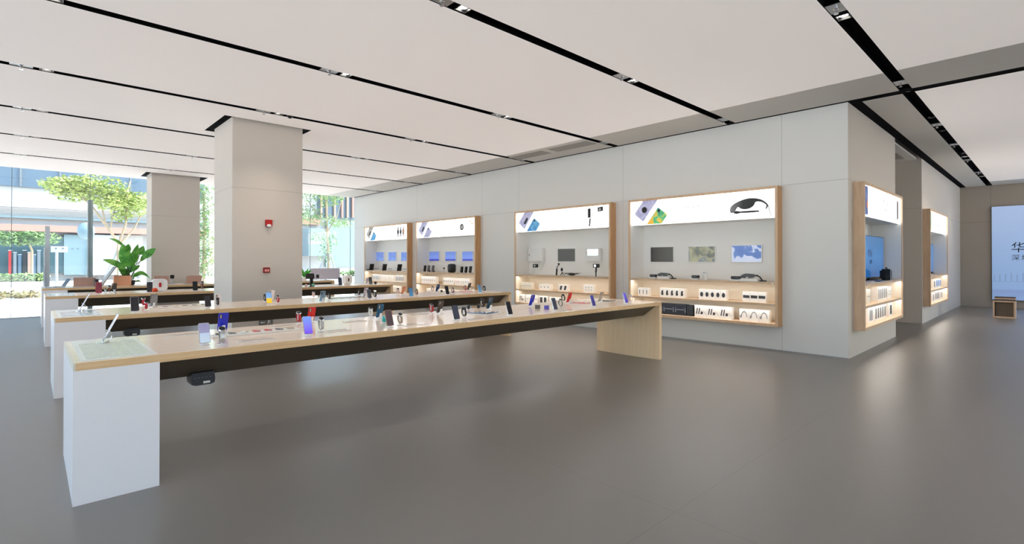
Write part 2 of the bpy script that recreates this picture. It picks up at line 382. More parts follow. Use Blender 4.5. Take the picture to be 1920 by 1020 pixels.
def vent(x0, x1, y0, y1, lab, z=H):
    t = thing('air_vent', lab, 'vent', ((x0+x1)/2, (y0+y1)/2, z), 0, 'ceiling air vents')
    a, b = (x1-x0)/2, (y1-y0)/2
    mb = MB(); mb.box(-a, a, -b, -b+.02, -.006, 0); mb.box(-a, a, b-.02, b, -.006, 0); mb.box(-a, -a+.02, -b, b, -.006, 0); mb.box(a-.02, a, -b, b, -.006, 0); mb.build('frame', 'vent_grey', t)
    mb = MB(); n = int(2*a/.025)
    for k in range(n): mb.box(-a+.02+k*(2*a-.04)/n, -a+.02+k*(2*a-.04)/n+.008, -b+.02, b-.02, -.005, 0)
    mb.build('louvre', 'vent_grey', t)
vent(8.42, 8.78, 7.98, 9.05, 'grey ceiling air grille farther from the corner, over the camera cabinet')
vent(8.42, 8.78, 6.68, 7.78, 'grey ceiling air grille nearer the corner, over the camera cabinet')
vent(14.6, 15.5, 2.5, 3.0, 'dark air grille in the ceiling of the alcove')

# ------------------------------------------------------------------ things on the big column
t = thing('fire_alarm', 'red fire alarm sounder with clear strobe high on the big column', 'alarm', (3.16, 9.83, 2.165))
MB().rrect(.115, .10, .012, -.045, 0, 'Y', (0, .075)).build('housing', 'red', t)
MB().prism([(-.057, .035), (.057, .035), (.05, .01), (.025, -.012), (-.025, -.012), (-.05, .01)], -.04, 0, 'Y').build('sounder_base', 'red_dark', t)
MB().ball((0, -.045, .018), .042, .02, .028).build('strobe', 'white_plastic', t, smooth=True)
t = thing('manual_call_point', 'red square break-glass call point at hand height on the big column', 'alarm', (3.125, 9.83, 1.325))
MB().rrect(.11, .10, .012, -.04, 0, 'Y', (0, .05)).build('housing', 'red_dark', t)
mat('pink_glass', rgb(240, 170, 165), .3)
MB().rrect(.075, .042, .006, -.046, -.04, 'Y', (0, .045)).build('glass_panel', 'pink_glass', t)
MB().disc(.01, -.05, -.046, 'Y', (0, .045)).build('press_mark', 'red', t)
t = thing('exit_sign', 'low grey exit direction sign with arrow and running figure on the column', 'sign', (3.12, 9.83, .36))
mat('sign_grey', rgb(120, 118, 116), .5)
MB().rrect(.235, .15, .006, -.018, 0, 'Y', (0, .07)).build('plate', 'sign_grey', t)
mb = MB(); mb.prism([(-.095, .068), (-.07, .09), (-.07, .075), (-.02, .075), (-.02, .061), (-.07, .061), (-.07, .046)], -.021, -.018, 'Y'); mb.build('arrow', 'white_plastic', t)
mb = MB(); mb.disc(.009, -.021, -.018, 'Y', (.045, .118), 12); mb.prism([(.03, .1), (.06, .105), (.055, .07), (.035, .07)], -.021, -.018, 'Y')
mb.prism([(.035, .07), (.05, .07), (.03, .03), (.018, .03)], -.021, -.018, 'Y'); mb.prism([(.045, .07), (.056, .07), (.085, .045), (.078, .036)], -.021, -.018, 'Y'); mb.prism([(.055, .1), (.085, .085), (.08, .078), (.055, .088)], -.021, -.018, 'Y')
mb.build('running_figure', 'white_plastic', t)
# ------------------------------------------------------------------ display tables
mat('glass_top', rgb(232, 234, 232), .2)
PRINTG = ramp_mat('green_print', [(0, rgb(196, 216, 190)), (.42, rgb(222, 230, 218)), (.5, rgb(180, 196, 192)), (.56, rgb(216, 228, 204)), (1, rgb(228, 234, 226))], 26, rough=.3)
PRINTB = ramp_mat('grey_blue_print', [(0, rgb(170, 190, 196)), (.48, rgb(205, 220, 222)), (.55, rgb(130, 150, 158)), (1, rgb(230, 236, 236))], 6, rough=.1)
TL = 7.02; TW = 1.21; TH = .90
TABLES = {1: 4.236, 2: 7.69, 3: 12.40, 4: 16.08}
TLAB = {1: 'nearest long display table, white block leg left and oak panel leg right', 2: 'long oak-edged display table second from the camera, standing before the big column',
        3: 'third long display table, behind the big column', 4: 'farthest long display table, beside the street window'}
def table(k):
    y0 = TABLES[k]; t = thing('display_table', TLAB[k], 'table', (.2, y0, 0), 0, 'long display tables')
    B(.012, TL, .012, TW, .858, TH).build('tabletop', 'table_surface', t)
    B(.012, TL, 0, .012, .852, TH).build('front_edge', 'oak_edge', t)
    B(.0, .012, 0, TW, .852, TH).build('end_edge', mat('cream_edge', rgb(232, 228, 214), .4), t)
    B(0, .455, .002, TW, 0, .8515).build('cabinet_leg', 'white_lacquer', t)
    # far leg: slightly bowed oak panel
    n = 8; pts = [(TL-.065-.03*math.sin(PI*i/n), TW*i/n) for i in range(n+1)] + [(TL, TW), (TL, 0)]
    MB().prism(pts, 0, .8575, 'Z').build('panel_leg', 'oak_vertical', t)
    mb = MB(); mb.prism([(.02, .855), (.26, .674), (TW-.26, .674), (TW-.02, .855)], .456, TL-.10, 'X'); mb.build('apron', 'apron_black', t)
    B(.456, TL-.066, .003, .05, .845, .8575).build('edge_batten', 'oak_edge', t)
    pr = PRINTG if k == 1 else PRINTB
    gl = B(.04, .45, .06, TW-.05, TH, TH+.003).build('glass_inlay', 'glass_top', t)
    mb = MB(); mb.box(.07, .325, .12, TW-.28, TH+.003, TH+.0042); mb.box(.335, .42, .12, TW-.28, TH+.003, TH+.0042); mb.build('printed_pattern', pr, gl)
    return t
for k in TABLES: table(k)
def alarm_box(k, x, lab):
    t = thing('alarm_box', lab, 'device', (x, TABLES[k]+.19, .612), 0, 'black boxes under the tables')
    MB().prism([(-.076, .01), (-.08, .04), (-.074, .095), (.074, .095), (.08, .04), (.076, .01), (.05, .0), (-.05, .0)], -.02, .13, 'Y').build('housing', 'plastic_black', t)
    B(.0, .045, -.022, -.02, .012, .028).build('label_plate', 'white_card', t)
    mb = MB()
    for i in range(5): mb.box(-.06+.025*i, -.05+.025*i, -.0215, -.02, .055, .06)
    mb.build('status_light', 'grey_print', t)
alarm_box(1, .955, 'black alarm box hanging under the nearest display table'); alarm_box(2, .93, 'black alarm box hanging under the second display table')

def tpos(k, px, py):
    y0 = TABLES[k]; p = at('Z', TH, px, py); y = min(max(p.y, y0+.09), y0+TW-.12)
    if abs(y-p.y) > 1e-6:
        d = fw + rt*((px-960)/FPX); return Vector((d.x/d.y*y, y, TH))
    return p
SCR = {
 'light': ramp_mat('screen_lilac_white', [(0, rgb(205, 222, 240)), (.49, rgb(196, 214, 236)), (.5, rgb(160, 158, 196)), (1, rgb(150, 146, 186))], axis='Z', kind='g', emit=.15, rough=.15),
 'violet': ramp_mat('screen_blue_violet', [(0, rgb(110, 70, 215)), (.5, rgb(120, 120, 235)), (1, rgb(110, 150, 245))], axis='Z', kind='g', emit=.35, rough=.15),
 'dark': mat('screen_dark', rgb(38, 38, 44), .12), 'brown': mat('screen_brown', rgb(84, 70, 76), .15, emit=.05),
 'navy': ramp_mat('screen_navy', [(0, rgb(48, 40, 110)), (1, rgb(60, 62, 140))], axis='Z', kind='g', emit=.3, rough=.15),
 'purple': ramp_mat('screen_purple', [(0, rgb(66, 44, 150)), (1, rgb(96, 84, 190))], axis='Z', kind='g', emit=.4, rough=.15),
 'sky': ramp_mat('screen_sky_yellow', [(0, rgb(214, 176, 40)), (.45, rgb(222, 186, 60)), (.5, rgb(120, 165, 215)), (1, rgb(110, 155, 210))], axis='Z', kind='g', emit=.4, rough=.15),
 'teal': ramp_mat('screen_teal', [(0, rgb(70, 130, 170)), (1, rgb(60, 96, 130))], axis='Z', kind='g', emit=.4, rough=.15),
 'red': ramp_mat('screen_red', [(0, rgb(70, 24, 40)), (.5, rgb(130, 50, 64)), (.6, rgb(80, 30, 50)), (1, rgb(90, 40, 50))], 5, emit=.12, rough=.15),
 'slate': mat('screen_slate', rgb(56, 62, 78), .12, emit=.1)}
def C(name, col, rough=.18, metal=.2): return mat('finish_'+name, col, rough, metal, coat=.4)
BODY = {'black': C('black', rgb(26, 26, 30)), 'silver': C('silver', rgb(200, 202, 208), .2, .7), 'blue': C('cobalt', rgb(18, 40, 200)), 'red': C('red', rgb(214, 34, 36)), 'tealb': C('teal', rgb(20, 92, 130)),
        'brown': C('brown', rgb(70, 62, 58)), 'white': C('white', rgb(232, 226, 228), .25, 0), 'orange': C('orange', rgb(230, 150, 110)), 'lblue': C('light_blue', rgb(150, 182, 206)), 'dteal': C('dark_teal', rgb(22, 66, 92)),
        'gold': C('gold', rgb(190, 150, 130), .2, .6), 'navy': C('navy', rgb(30, 62, 120)), 'grey': C('grey', rgb(130, 134, 138)), 'champ': C('champagne', rgb(184, 172, 156), .2, .5), 'pale': C('pale_blue', rgb(140, 166, 190)), 'lilac': C('lilac', rgb(200, 196, 214))}
PHM = {}
def phone(k, px, py, face, body, scr, label, h=.158, tilt=20, yaw=0, stand=True):
    p = tpos(k, px, py); back = face == 'B'
    t = thing('phone', label, 'phone', (p.x, p.y, TH+.001), (PI if back else 0)+math.radians(yaw), 'phones on stands on the display tables')
    R = Matrix.Translation((0, -.012, .016)) @ Matrix.Rotation(-math.radians(tilt), 4, 'X'); w_ = h*.47
    MB().rrect(w_, h, .009, -.004, .004, 'Y', (0, h/2), R).build('body', BODY[body], t, smooth=False)
    MB().rrect(w_-.006, h-.007, .007, -.0048, -.0041, 'Y', (0, h/2), R).build('screen', SCR[scr], t)
    c = MB().rrect(.022, .04, .007, .0041, .0065, 'Y', (w_/2-.018, h-.03), R).build('camera_bump', 'plastic_black', t)
    mb = MB(); 
    for q in range(3): mb.disc(.0055, .0066, .0074, 'Y', (w_/2-.018, h-.018-.012*q), 10, R)
    mb.build('lens', 'chrome', c)
    if stand:
        mb = MB(); mb.rrect(w_*.85, .07, .012, 0, .006, 'Z', (0, .01)); mb.box(-.018, .018, -.008, .02, .006, .02)
        mb.prism([(.006, .006), (.03, .006), (.05+.0, .066), (.041, .066)], -.012, .012, 'X')
        mb.build('stand', 'white_plastic', t)
    return t
WB = {'steel': mat('band_steel', rgb(190, 192, 190), .3, .9), 'black': mat('band_black', rgb(24, 24, 26), .5), 'red': mat('band_red', rgb(178, 36, 48), .45), 'brown': mat('band_brown', rgb(120, 76, 58), .5),
      'white': mat('band_white', rgb(226, 230, 226), .45), 'pink': mat('band_pink', rgb(226, 186, 180), .45), 'grey': mat('band_grey', rgb(120, 122, 118), .45), 'gold': mat('band_gold', rgb(176, 160, 138), .35, .6)}
def watch(k, px, py, band, label, yaw=0, s=1.0, flip=False):
    s *= 1.12
    p = tpos(k, px, py)
    t = thing('smartwatch', label, 'watch', (p.x, p.y, TH+.001), math.radians(yaw)+(PI if flip else 0), 'smartwatches on stands on the display tables')
    n = 22; Rx = Matrix.Translation((0, 0, .058*s)) @ Matrix.Rotation(-math.radians(18), 4, 'X')
    ring = [Rx @ Vector((0, .026*s*math.cos(2*PI*i/n), .040*s*math.sin(2*PI*i/n))) for i in range(n)]
    MB().band(ring, .021*s, .0028*s, (1, 0, 0)).build('strap', WB[band], t)
    M_ = Rx @ Matrix.Translation((0, -.012*s, .034*s)) @ Matrix.Rotation(math.radians(52), 4, 'X')
    c = MB().lathe([(.0195*s, -.005*s), (.0215*s, -.002*s), (.0215*s, .003*s), (.019*s, .006*s)], 18, M_).build('case', 'chrome' if band != 'black' else 'plastic_black', t)
    MB().disc(.0175*s, .0061*s, .0068*s, n=18, M=M_).build('dial', 'blackgloss', c)
    mb = MB(); mb.disc(.026*s, 0, .004*s, n=18); mb.tube([(0, .0, .004*s), (0, .016*s, .03*s), (0, .016*s, .07*s), (0, 0, .086*s)], .004*s, 6); mb.build('stand', 'white_plastic', t)
    return t
def card(k, px, py, wd, label, dep=.075):
    p = tpos(k, px, py)
    t = thing('info_card', label, 'sign', (p.x, p.y, TH+.0005), 0, 'flat information cards on the display tables')
    B(-wd/2, wd/2, -dep/2, dep/2, 0, .008).build('holder', mat('clear_card', rgb(232, 226, 220), .1, coat=.5), t)
    B(-wd*.36, wd*.38, dep*.02, dep*.36, .008, .009).build('print_strip', mat('strip_grey', rgb(150, 140, 130), .4), t)
COLN = {'k': ('black', rgb(40, 46, 48)), 'g': ('grey-green', rgb(80, 92, 92)), 'w': ('white', rgb(214, 222, 214)), 'r': ('red', rgb(206, 70, 66)), 'd': ('dark grey', rgb(90, 86, 84)), 'o': ('gold', rgb(186, 160, 130)), 'p': ('pink', rgb(222, 190, 184)), 'b': ('blue', rgb(70, 100, 150)), 'n': ('brown', rgb(120, 84, 62))}
def tray(k, px, py, n, code, where, pitch=.085, dep=.12, sw=.032):
    "white tray with a row of flat watch straps in different colours"
    p = tpos(k, px, py); L_ = n*pitch+.03
    t = thing('sample_tray', 'white tray holding a row of strap samples %s' % where, 'tray', (p.x, p.y, TH+.001), 0, 'sample trays')
    B(-L_/2, L_/2, -dep/2, dep/2, 0, .014).build('tray_base', 'white_card', t); B(-L_/2, L_/2, -dep/2, -dep/2+.004, .014, .02).build('rim', 'white_card', t)
    where2 = 'on the nearest table' if k == 1 else 'on the second table'; seen = {}
    for i, c in enumerate(code):
        nm, col = COLN[c]; m = mat('sample_'+nm, col, .4); seen[c] = seen.get(c, 0)+1
        x = p.x-L_/2+.015+pitch*(i+.5)
        q = thing('strap_sample', '%s strap sample, %s in the white tray %s' % (nm, place(i, n), where2), 'strap', (x, p.y, TH+.0155), math.radians(8), 'strap samples in trays')
        MB().prism([(-sw/2, -.045), (sw/2, -.045), (sw/2+.004, .0), (sw/2, .045), (-sw/2, .045), (-sw/2-.004, 0)], 0, .01, 'Z').build('strap', m, q)
        MB().rrect(sw*.7, .02, .004, .0105, .013, 'Z', (0, -.034)).build('buckle', 'steel', q)

T1 = 'on the nearest table'; T2 = 'on the second table'; T3 = 'on the third table'; T4 = 'on the farthest table'
# nearest table, left to right
phone(1, 384, 647, 'F', 'silver', 'light', 'silver phone with pale lilac lit screen standing near the left end of the nearest table')
phone(1, 417, 623, 'B', 'blue', 'dark', 'cobalt blue phone showing its shiny back near the left end of the nearest table', h=.172)
watch(1, 416, 647, 'steel', 'steel smartwatch on a white stand in front of the cobalt blue phone', s=1.15)
tray(1, 492, 624, 8, 'kgwrrdop', 'in the middle of the nearest table', pitch=.098)
card(1, 345, 629, .27, 'flat card at the back left of the nearest table, left of the lilac phone'); card(1, 480, 639, .27, 'flat card in front of the strap sample tray on the nearest table')
card(1, 534, 612, .22, 'flat card behind the strap sample tray on the nearest table'); card(1, 632, 621, .24, 'flat card right of the silver watch near the front edge of the nearest table')
card(1, 665, 603, .24, 'flat card lying alone between the red phone and the teal phone')
phone(1, 583, 604, 'B', 'red', 'dark', 'bright red phone showing its back behind the blue violet phone')
watch(1, 560, 606, 'red', 'red smartwatch left of the bright red phone on the nearest table', s=1.05)
phone(1, 578, 630, 'F', 'silver', 'violet', 'phone with blue violet lit screen standing at the front edge of the nearest table')
watch(1, 602, 622, 'steel', 'silver smartwatch right of the blue violet phone', s=1.1)
watch(1, 695, 594, 'white', 'pale smartwatch standing left of the teal phone on the nearest table')
phone(1, 711, 598, 'B', 'tealb', 'teal', 'dark teal blue phone showing its back in the middle of the nearest table')
t = tpos(1, 721, 604); q = thing('phone_case', 'small glossy turquoise case standing between the teal and the brown phone', 'case', (t.x, t.y, TH+.001))
MB().rrect(.045, .065, .01, -.012, .012, 'Y', (0, .0335)).build('case_shell', mat('turquoise', rgb(40, 165, 175), .2), q); MB().rrect(.03, .012, .005, -.014, -.012, 'Y', (0, .05)).build('case_lid', mat('turquoise_light', rgb(150, 215, 215), .2), q)
phone(1, 731, 614, 'F', 'gold', 'brown', 'rose gold phone with dark brownish screen at the front edge of the nearest table')
watch(1, 750, 610, 'gold', 'gold smartwatch right of the rose gold phone')
card(1, 776, 609, .24, 'flat card right of the gold watch at the front of the nearest table'); card(1, 784, 590, .24, 'flat card at the back of the nearest table left of the red strapped watch')
watch(1, 809, 588, 'red', 'red strapped smartwatch left of the dark brown phone')
phone(1, 824, 589, 'B', 'brown', 'dark', 'dark brown phone showing its back on the nearest table')
phone(1, 856, 601, 'F', 'black', 'slate', 'phone with slate black screen at the front edge of the nearest table')
watch(1, 870, 596, 'black', 'black smartwatch right of the slate screen phone')
card(1, 893, 599, .2, 'flat card in front of the strap fan on the nearest table')
def fan(k, px, py, cols, label, n=7, r=.17, a0=20, a1=100):
    p = tpos(k, px, py); t = thing('strap_fan', label, 'strap display', (p.x, p.y, TH+.001), 0, 'strap fans')
    MB().prism([(r*1.15*math.cos(math.radians(a)), r*1.15*math.sin(math.radians(a))-.06) for a in range(a0-10, a1+12, 10)]+[(0, -.07)], 0, .006, 'Z').build('base', 'white_card', t)
    for i in range(n):
        a = math.radians(a0+(a1-a0)*i/(n-1)); R = Matrix.Rotation(a, 4, 'Z'); R.translation = Vector((0, -.06, 0))
        MB().box(.03, r, -.009, .009, .006, .014, R).build('strap', mat('fan_'+cols[i % len(cols)], COLN[cols[i % len(cols)]][1], .4), t)
fan(1, 905, 590, 'bgwb', 'fan of blue and grey straps on a white base on the nearest table', n=8, r=.3)
t = tpos(1, 888, 570); q = thing('headphones', 'black open headset lying at the back of the nearest table', 'headphones', (t.x, t.y, TH+.002))
MB().tube([(.085*math.cos(a*PI/12), .05*math.sin(a*PI/12), .05) for a in range(0, 13)], .008, 8).build('headband', 'plastic_black', q)
for s_ in (-1, 1): MB().ball((.085*s_, 0, .03), .018, .022, .03).build('ear_cup', 'plastic_black', q, smooth=True)
watch(1, 904, 578, 'black', 'black smartwatch left of the dark teal phone with navy screen side', s=1.15)
phone(1, 917, 581, 'B', 'dteal', 'dark', 'dark teal phone showing its back right of centre on the nearest table')
phone(1, 956, 592, 'F', 'silver', 'dark', 'white framed phone with nearly black screen at the front edge, left of the small cubes')
phone(1, 996, 575, 'B', 'blue', 'dark', 'royal blue phone showing its back behind the two small cubes')
def cube_box(k, px, py, m, label):
    p = tpos(k, px, py); q = thing('gift_box', label, 'box', (p.x, p.y, TH+.001), math.radians(8)); s_ = .026
    B(-s_, s_, -s_, s_, 0, .04).build('box_body', m, q, bevel=.003); B(-s_-.001, s_+.001, -s_-.001, s_+.001, .04, .052).build('box_lid', m, q, bevel=.003)
cube_box(1, 1008, 579, BODY['brown'], 'small dark cube box in front of the royal blue phone'); cube_box(1, 1025, 580, mat('cube_violet', rgb(90, 80, 190), .3), 'small violet cube box right of the dark cube')
phone(1, 1041, 583, 'F', 'silver', 'slate', 'white framed phone with dark slate screen right of the violet cube')
watch(1, 1056, 566, 'black', 'black smartwatch at the back of the table left of the red phone'); watch(1, 1051, 577, 'grey', 'grey smartwatch right of the slate screen phone near the violet cube')
phone(1, 1066, 569, 'B', 'red', 'dark', 'scarlet phone showing its back toward the right end of the nearest table')
fan(1, 1094, 570, 'rpr', 'fan of red straps on a white base near the right end of the nearest table', n=6, r=.24)
phone(1, 1113, 576, 'F', 'silver', 'navy', 'white framed phone with navy screen near the right end of the nearest table')
phone(1, 1125, 567, 'B', 'champ', 'dark', 'champagne phone showing its back near the right end of the nearest table')
fan(1, 1140, 566, 'dkd', 'fan of dark straps on a white base at the right end of the nearest table', n=6, r=.24)
phone(1, 1174, 570, 'F', 'silver', 'purple', 'white framed phone with purple screen, last phone at the right end of the nearest table')
watch(1, 1182, 567, 'pink', 'smartwatch with red ring beside the last purple screen phone')
card(1, 1066, 583, .18, 'flat card in front of the scarlet phone on the nearest table')
# curved demonstration stands at the left ends
def arc_stand(k, px, py, label, s=1.0):
    p = tpos(k, px, py); q = thing('folding_phone', label, 'phone', (p.x, p.y, TH+.005), math.radians(-6), 'phones on arched stands at the left table ends')
    R = Matrix.Translation((0, 0, .02)) @ Matrix.Rotation(math.radians(25), 4, 'Y')
    MB().rrect(.01*s, .165*s, .003, -.035, .035, 'Y', (0, .0825*s), R).build('body', BODY['silver'], q); B(-.0062, -.0052, -.032, .032, .006, .158*s, R).build('screen', SCR['light'], q)
    mb = MB(); mb.disc(.04, 0, .006, n=20); mb.tube([(.0+.055*math.sin(a*PI/10), 0, .05-.05*math.cos(a*PI/10)) for a in range(0, 10)], .005, 8); mb.tube([(0, 0, 0), (0, 0, .03)], .008, 8); mb.build('arched_stand', 'chrome', q)
arc_stand(1, 193, 644, 'silver phone seen edge-on on an arched stand at the nearest table left end', 1.35); arc_stand(2, 150, 584, 'phone edge-on on an arched stand at the left end of the second table', 1.35)
# second table
phone(2, 253, 586, 'F', 'silver', 'dark', 'black screened phone at the front left of the second table', h=.185)
watch(2, 269, 572, 'red', 'red and white smartwatch behind, left half of the second table', s=1.1); watch(2, 274, 582, 'red', 'all red smartwatch in front, left half of the second table')
phone(2, 288, 576, 'B', 'grey', 'dark', 'grey phone showing its black camera at the back left of the second table', h=.175)
tray(2, 338, 576, 6, 'nnondk', 'on the left half of the second table', pitch=.115)
phone(2, 390, 577, 'F', 'black', 'dark', 'black phone at the front of the second table left of the big column')
phone(2, 408, 572, 'B', 'white', 'dark', 'white phone with black camera square standing against the pale column edge'); watch(2, 408, 574, 'black', 'black smartwatch below the white phone at the column edge')
phone(2, 505, 571, 'F', 'silver', 'sky', 'phone with sky blue and yellow screen in front of the big column', h=.17); phone(2, 508, 566, 'B', 'white', 'dark', 'white phone with black camera behind the blue and yellow screen', h=.18)
watch(2, 497, 566, 'black', 'black smartwatch left of the blue and yellow screen'); watch(2, 521, 569, 'red', 'red smartwatch right of the blue and yellow screen')
watch(2, 588, 558, 'pink', 'pink smartwatch at the back of the second table just right of the column')
phone(2, 604, 567, 'B', 'lblue', 'dark', 'light blue phone showing its back right of the big column', h=.17); watch(2, 617, 563, 'black', 'black smartwatch right of the light blue phone on the second table')
def cable_row(k, pa, pb, label):
    a, b = tpos(k, *pa), tpos(k, *pb); m = (a+b)/2; q = thing('charging_cable', label, 'cable', (m.x, m.y, TH+.004)); L_ = (b-a).length/2; n = 40
    MB().tube([(-L_+2*L_*i/n, .02*math.sin(i*.9), .005+.004*math.sin(i*1.7)) for i in range(n+1)], .005, 6).build('cord', 'plastic_black', q)
    for s_ in (-1, 1): B(L_*s_-.012, L_*s_+.012, -.006, .028, 0, .012).build('plug', 'plastic_black', q)
cable_row(2, (634, 561), (680, 556), 'dark wavy cable lying on the second table before the lilac white phone')
watch(2, 673, 554, 'black', 'black smartwatch at the back left of the lilac white phone'); phone(2, 685, 557, 'B', 'lilac', 'dark', 'lilac white phone showing black camera on the second table')
phone(2, 693, 561, 'F', 'silver', 'slate', 'slate blue screened phone in front of the lilac white phone', h=.15); watch(2, 703, 559, 'black', 'black smartwatch right of the slate blue screened phone', s=1.1)
watch(2, 746, 552, 'pink', 'pale ring shaped smartwatch left of the orange phone'); phone(2, 756, 553, 'B', 'orange', 'dark', 'orange phone showing black camera on the second table')
phone(2, 771, 557, 'F', 'navy', 'teal', 'teal blue screened phone right of the orange phone'); watch(2, 781, 554, 'brown', 'brown strapped smartwatch right of the teal screened phone')
watch(2, 811, 548, 'pink', 'pale smartwatch left of the navy phone on the second table'); phone(2, 820, 548, 'B', 'navy', 'dark', 'navy phone showing its back on the right half of the second table')
phone(2, 839, 553, 'F', 'black', 'dark', 'black screened phone on the right half of the second table'); watch(2, 849, 551, 'brown', 'brown strapped smartwatch right of the black screened phone')
t = tpos(2, 828, 548); q = thing('earbud_case', 'small dark rounded earbud case between the navy and the black phone', 'case', (t.x, t.y, TH+.001)); MB().ball((0, 0, .022), .03, .022, .022).build('case_shell', 'plastic_black', q, smooth=True); MB().ball((0, 0, .03), .024, .018, .018).build('case_lid', 'plastic_black', q, smooth=True)
watch(2, 872, 546, 'red', 'red strapped smartwatch left of the brown phone, right half of the second table'); phone(2, 879, 545, 'B', 'brown', 'dark', 'brown phone showing its back above the red strap fan')
fan(2, 872, 548, 'rpr', 'fan of red straps on the second table below the brown phone', n=6, r=.22)
phone(2, 900, 550, 'F', 'silver', 'teal', 'pale blue screened phone near the right end of the second table'); watch(2, 908, 547, 'black', 'black smartwatch at the right end of the second table')
# third table
phone(3, 185, 551, 'F', 'red', 'red', 'dark red screened phone at the left of the third table', h=.21, tilt=8); watch(3, 198, 552, 'white', 'white smartwatch right of the dark red phone on the third table', s=.9); watch(3, 205, 549, 'brown', 'brown smartwatch, middle of three watches right of the dark red phone', s=1.2)
phone(3, 214, 548, 'B', 'brown', 'dark', 'dark phone showing its back on the left of the third table', h=.18); watch(3, 215, 552, 'white', 'white smartwatch in front of the dark phone on the third table', s=.8)
phone(3, 281, 549, 'F', 'black', 'dark', 'black phone left of the white cube speaker on the third table', h=.2, tilt=8); 
t = tpos(3, 290, 549); q = thing('earbud_case', 'orange red rounded earbud case left of the white cube speaker', 'case', (t.x, t.y-.05, TH+.001)); MB().ball((0, 0, .05), .055, .04, .05).build('case_shell', mat('orange_red', rgb(235, 88, 40), .3), q, smooth=True); MB().disc(.03, 0, .012).build('foot', 'white_plastic', q)
def cube_speaker(k, px, py, yy, label, w_=.25, h=.25, logo='red'):
    d = fw + rt*((px-960)/FPX); x = d.x/d.y*yy; q = thing('speaker', label, 'speaker', (x, yy, TH+.001), 0)
    MB().rrect(w_, h, .07, -.09, .09, 'Y', (0, h/2+.01), seg=6).build('housing', 'white_plastic', q, bevel=.006); MB().rrect(w_*.5, .02, .006, -.05, .05, 'Y', (0, .01)).build('foot', 'white_plastic', q)
    MB().rrect(w_*.16, h*.38, .015, -.097, -.09, 'Y', (0, h*.55)).build('badge', logo, q)
cube_speaker(3, 299, 546, 12.95, 'white rounded cube router with small red badge on the third table', .27, .25)
phone(3, 366, 546, 'F', 'black', 'dark', 'black phone at the left side of the column on the third table', h=.19, tilt=8); watch(3, 379, 544, 'brown', 'reddish brown smartwatch beside the black phone left of the column', s=1.6)
cube_speaker(3, 651, 535, 13.1, 'white rounded router with dark badge on the right half of the third table', .2, .24, 'plastic_black')
d = fw+rt*((584-960)/FPX); q = thing('card_terminal', 'black payment terminal on a pole stand right of the column', 'terminal', (d.x/d.y*12.75, 12.75, TH+.001))
MB().rrect(.2, .13, .02, -.03, .03, 'Y', (0, .27), Matrix.Rotation(math.radians(-20), 4, 'X')).build('head', 'plastic_black', q); MB().rrect(.07, .22, .01, -.02, .02, 'Y', (0, .11)).build('post', 'plastic_black', q); MB().disc(.07, 0, .012).build('base', 'plastic_black', q); MB().rrect(.06, .09, .01, -.06, -.02, 'Y', (.14, .25)).build('reader', 'plastic_black', q)
t = tpos(3, 591, 538); q = thing('earbud_case', 'small mint green case right of the payment terminal', 'case', (t.x, 12.6, TH+.001)); MB().ball((0, 0, .04), .045, .035, .04).build('case_shell', mat('mint', rgb(110, 175, 150), .35), q, smooth=True)
t = tpos(3, 573, 538); q = thing('earbud_case', 'small pinkish case left of the payment terminal', 'case', (t.x, 12.6, TH+.001)); MB().ball((0, 0, .035), .04, .03, .035).build('case_shell', mat('pinkish', rgb(222, 190, 182), .35), q, smooth=True)
phone(3, 638, 536, 'F', 'navy', 'slate', 'dark slate phone left of the white router on the third table', h=.2, tilt=12); phone(3, 688, 533, 'B', 'lilac', 'dark', 'pale phone showing its back near the right end of the third table', h=.17)
phone(3, 695, 534, 'F', 'black', 'dark', 'black phone near the right end of the third table', h=.19, tilt=12); t = tpos(3, 700, 533); q = thing('earbud_case', 'small black ball shaped case at the right end of the third table', 'case', (t.x+.06, t.y, TH+.001)); MB().ball((0, 0, .035), .04, .035, .035).build('case_shell', 'plastic_black', q, smooth=True)
# farthest table: laptops, monitors, plant
def laptop(x, y, rz, lid, label, w_=.33, ang=105, open_=True):
    q = thing('laptop', label, 'laptop', (x, y, TH+(.0045 if x < .8 else .001)), math.radians(rz), 'laptops on the farthest table')
    B(-w_/2, w_/2, -.11, .11, 0, .014).build('base', 'steel', q, bevel=.003); 
    R = Matrix.Translation((0, .11, .014)) @ Matrix.Rotation(-math.radians(ang-90), 4, 'X')
    MB().rrect(w_, .22, .008, -.004, .004, 'Y', (0, .11), R).build('lid', lid, q); MB().rrect(w_-.02, .20, .004, -.0052, -.0041, 'Y', (0, .11), R).build('screen', SCR['dark'], q)
    B(-w_/2+.03, w_/2-.03, -.06, .06, .014, .0155).build('keyboard', 'plastic_black', q)
def X4(px, y): d = fw + rt*((px-960)/FPX); return d.x/d.y*y
laptop(X4(110, 16.4)-.02, 16.5, -80, BODY['silver'], 'open silver laptop seen from the side at the left end of the farthest table', ang=120, w_=.34)
LB = mat('lid_brown', rgb(186, 152, 138), .35)
laptop(X4(158, 16.5), 16.5, 180, LB, 'open laptop with rose brown lid left of the leaning tablet easel', w_=.42, ang=100)
laptop(X4(301, 16.9), 16.9, 180, LB, 'open laptop with rose brown lid just right of the potted plant', w_=.34, ang=104)
laptop(X4(361, 16.7), 16.7, 185, LB, 'open laptop with rose brown lid at the left side of the big column', w_=.38, ang=104)
q = thing('camera_box', 'small grey upright camera left of the easel on the farthest table', 'camera', (X4(181, 16.3), 16.3, TH+.001)); MB().rrect(.09, .19, .01, -.03, .03, 'Y', (0, .1)).build('body', 'grey_print', q); MB().disc(.025, -.04, -.03, 'Y', (0, .15)).build('lens', 'blackgloss', q)
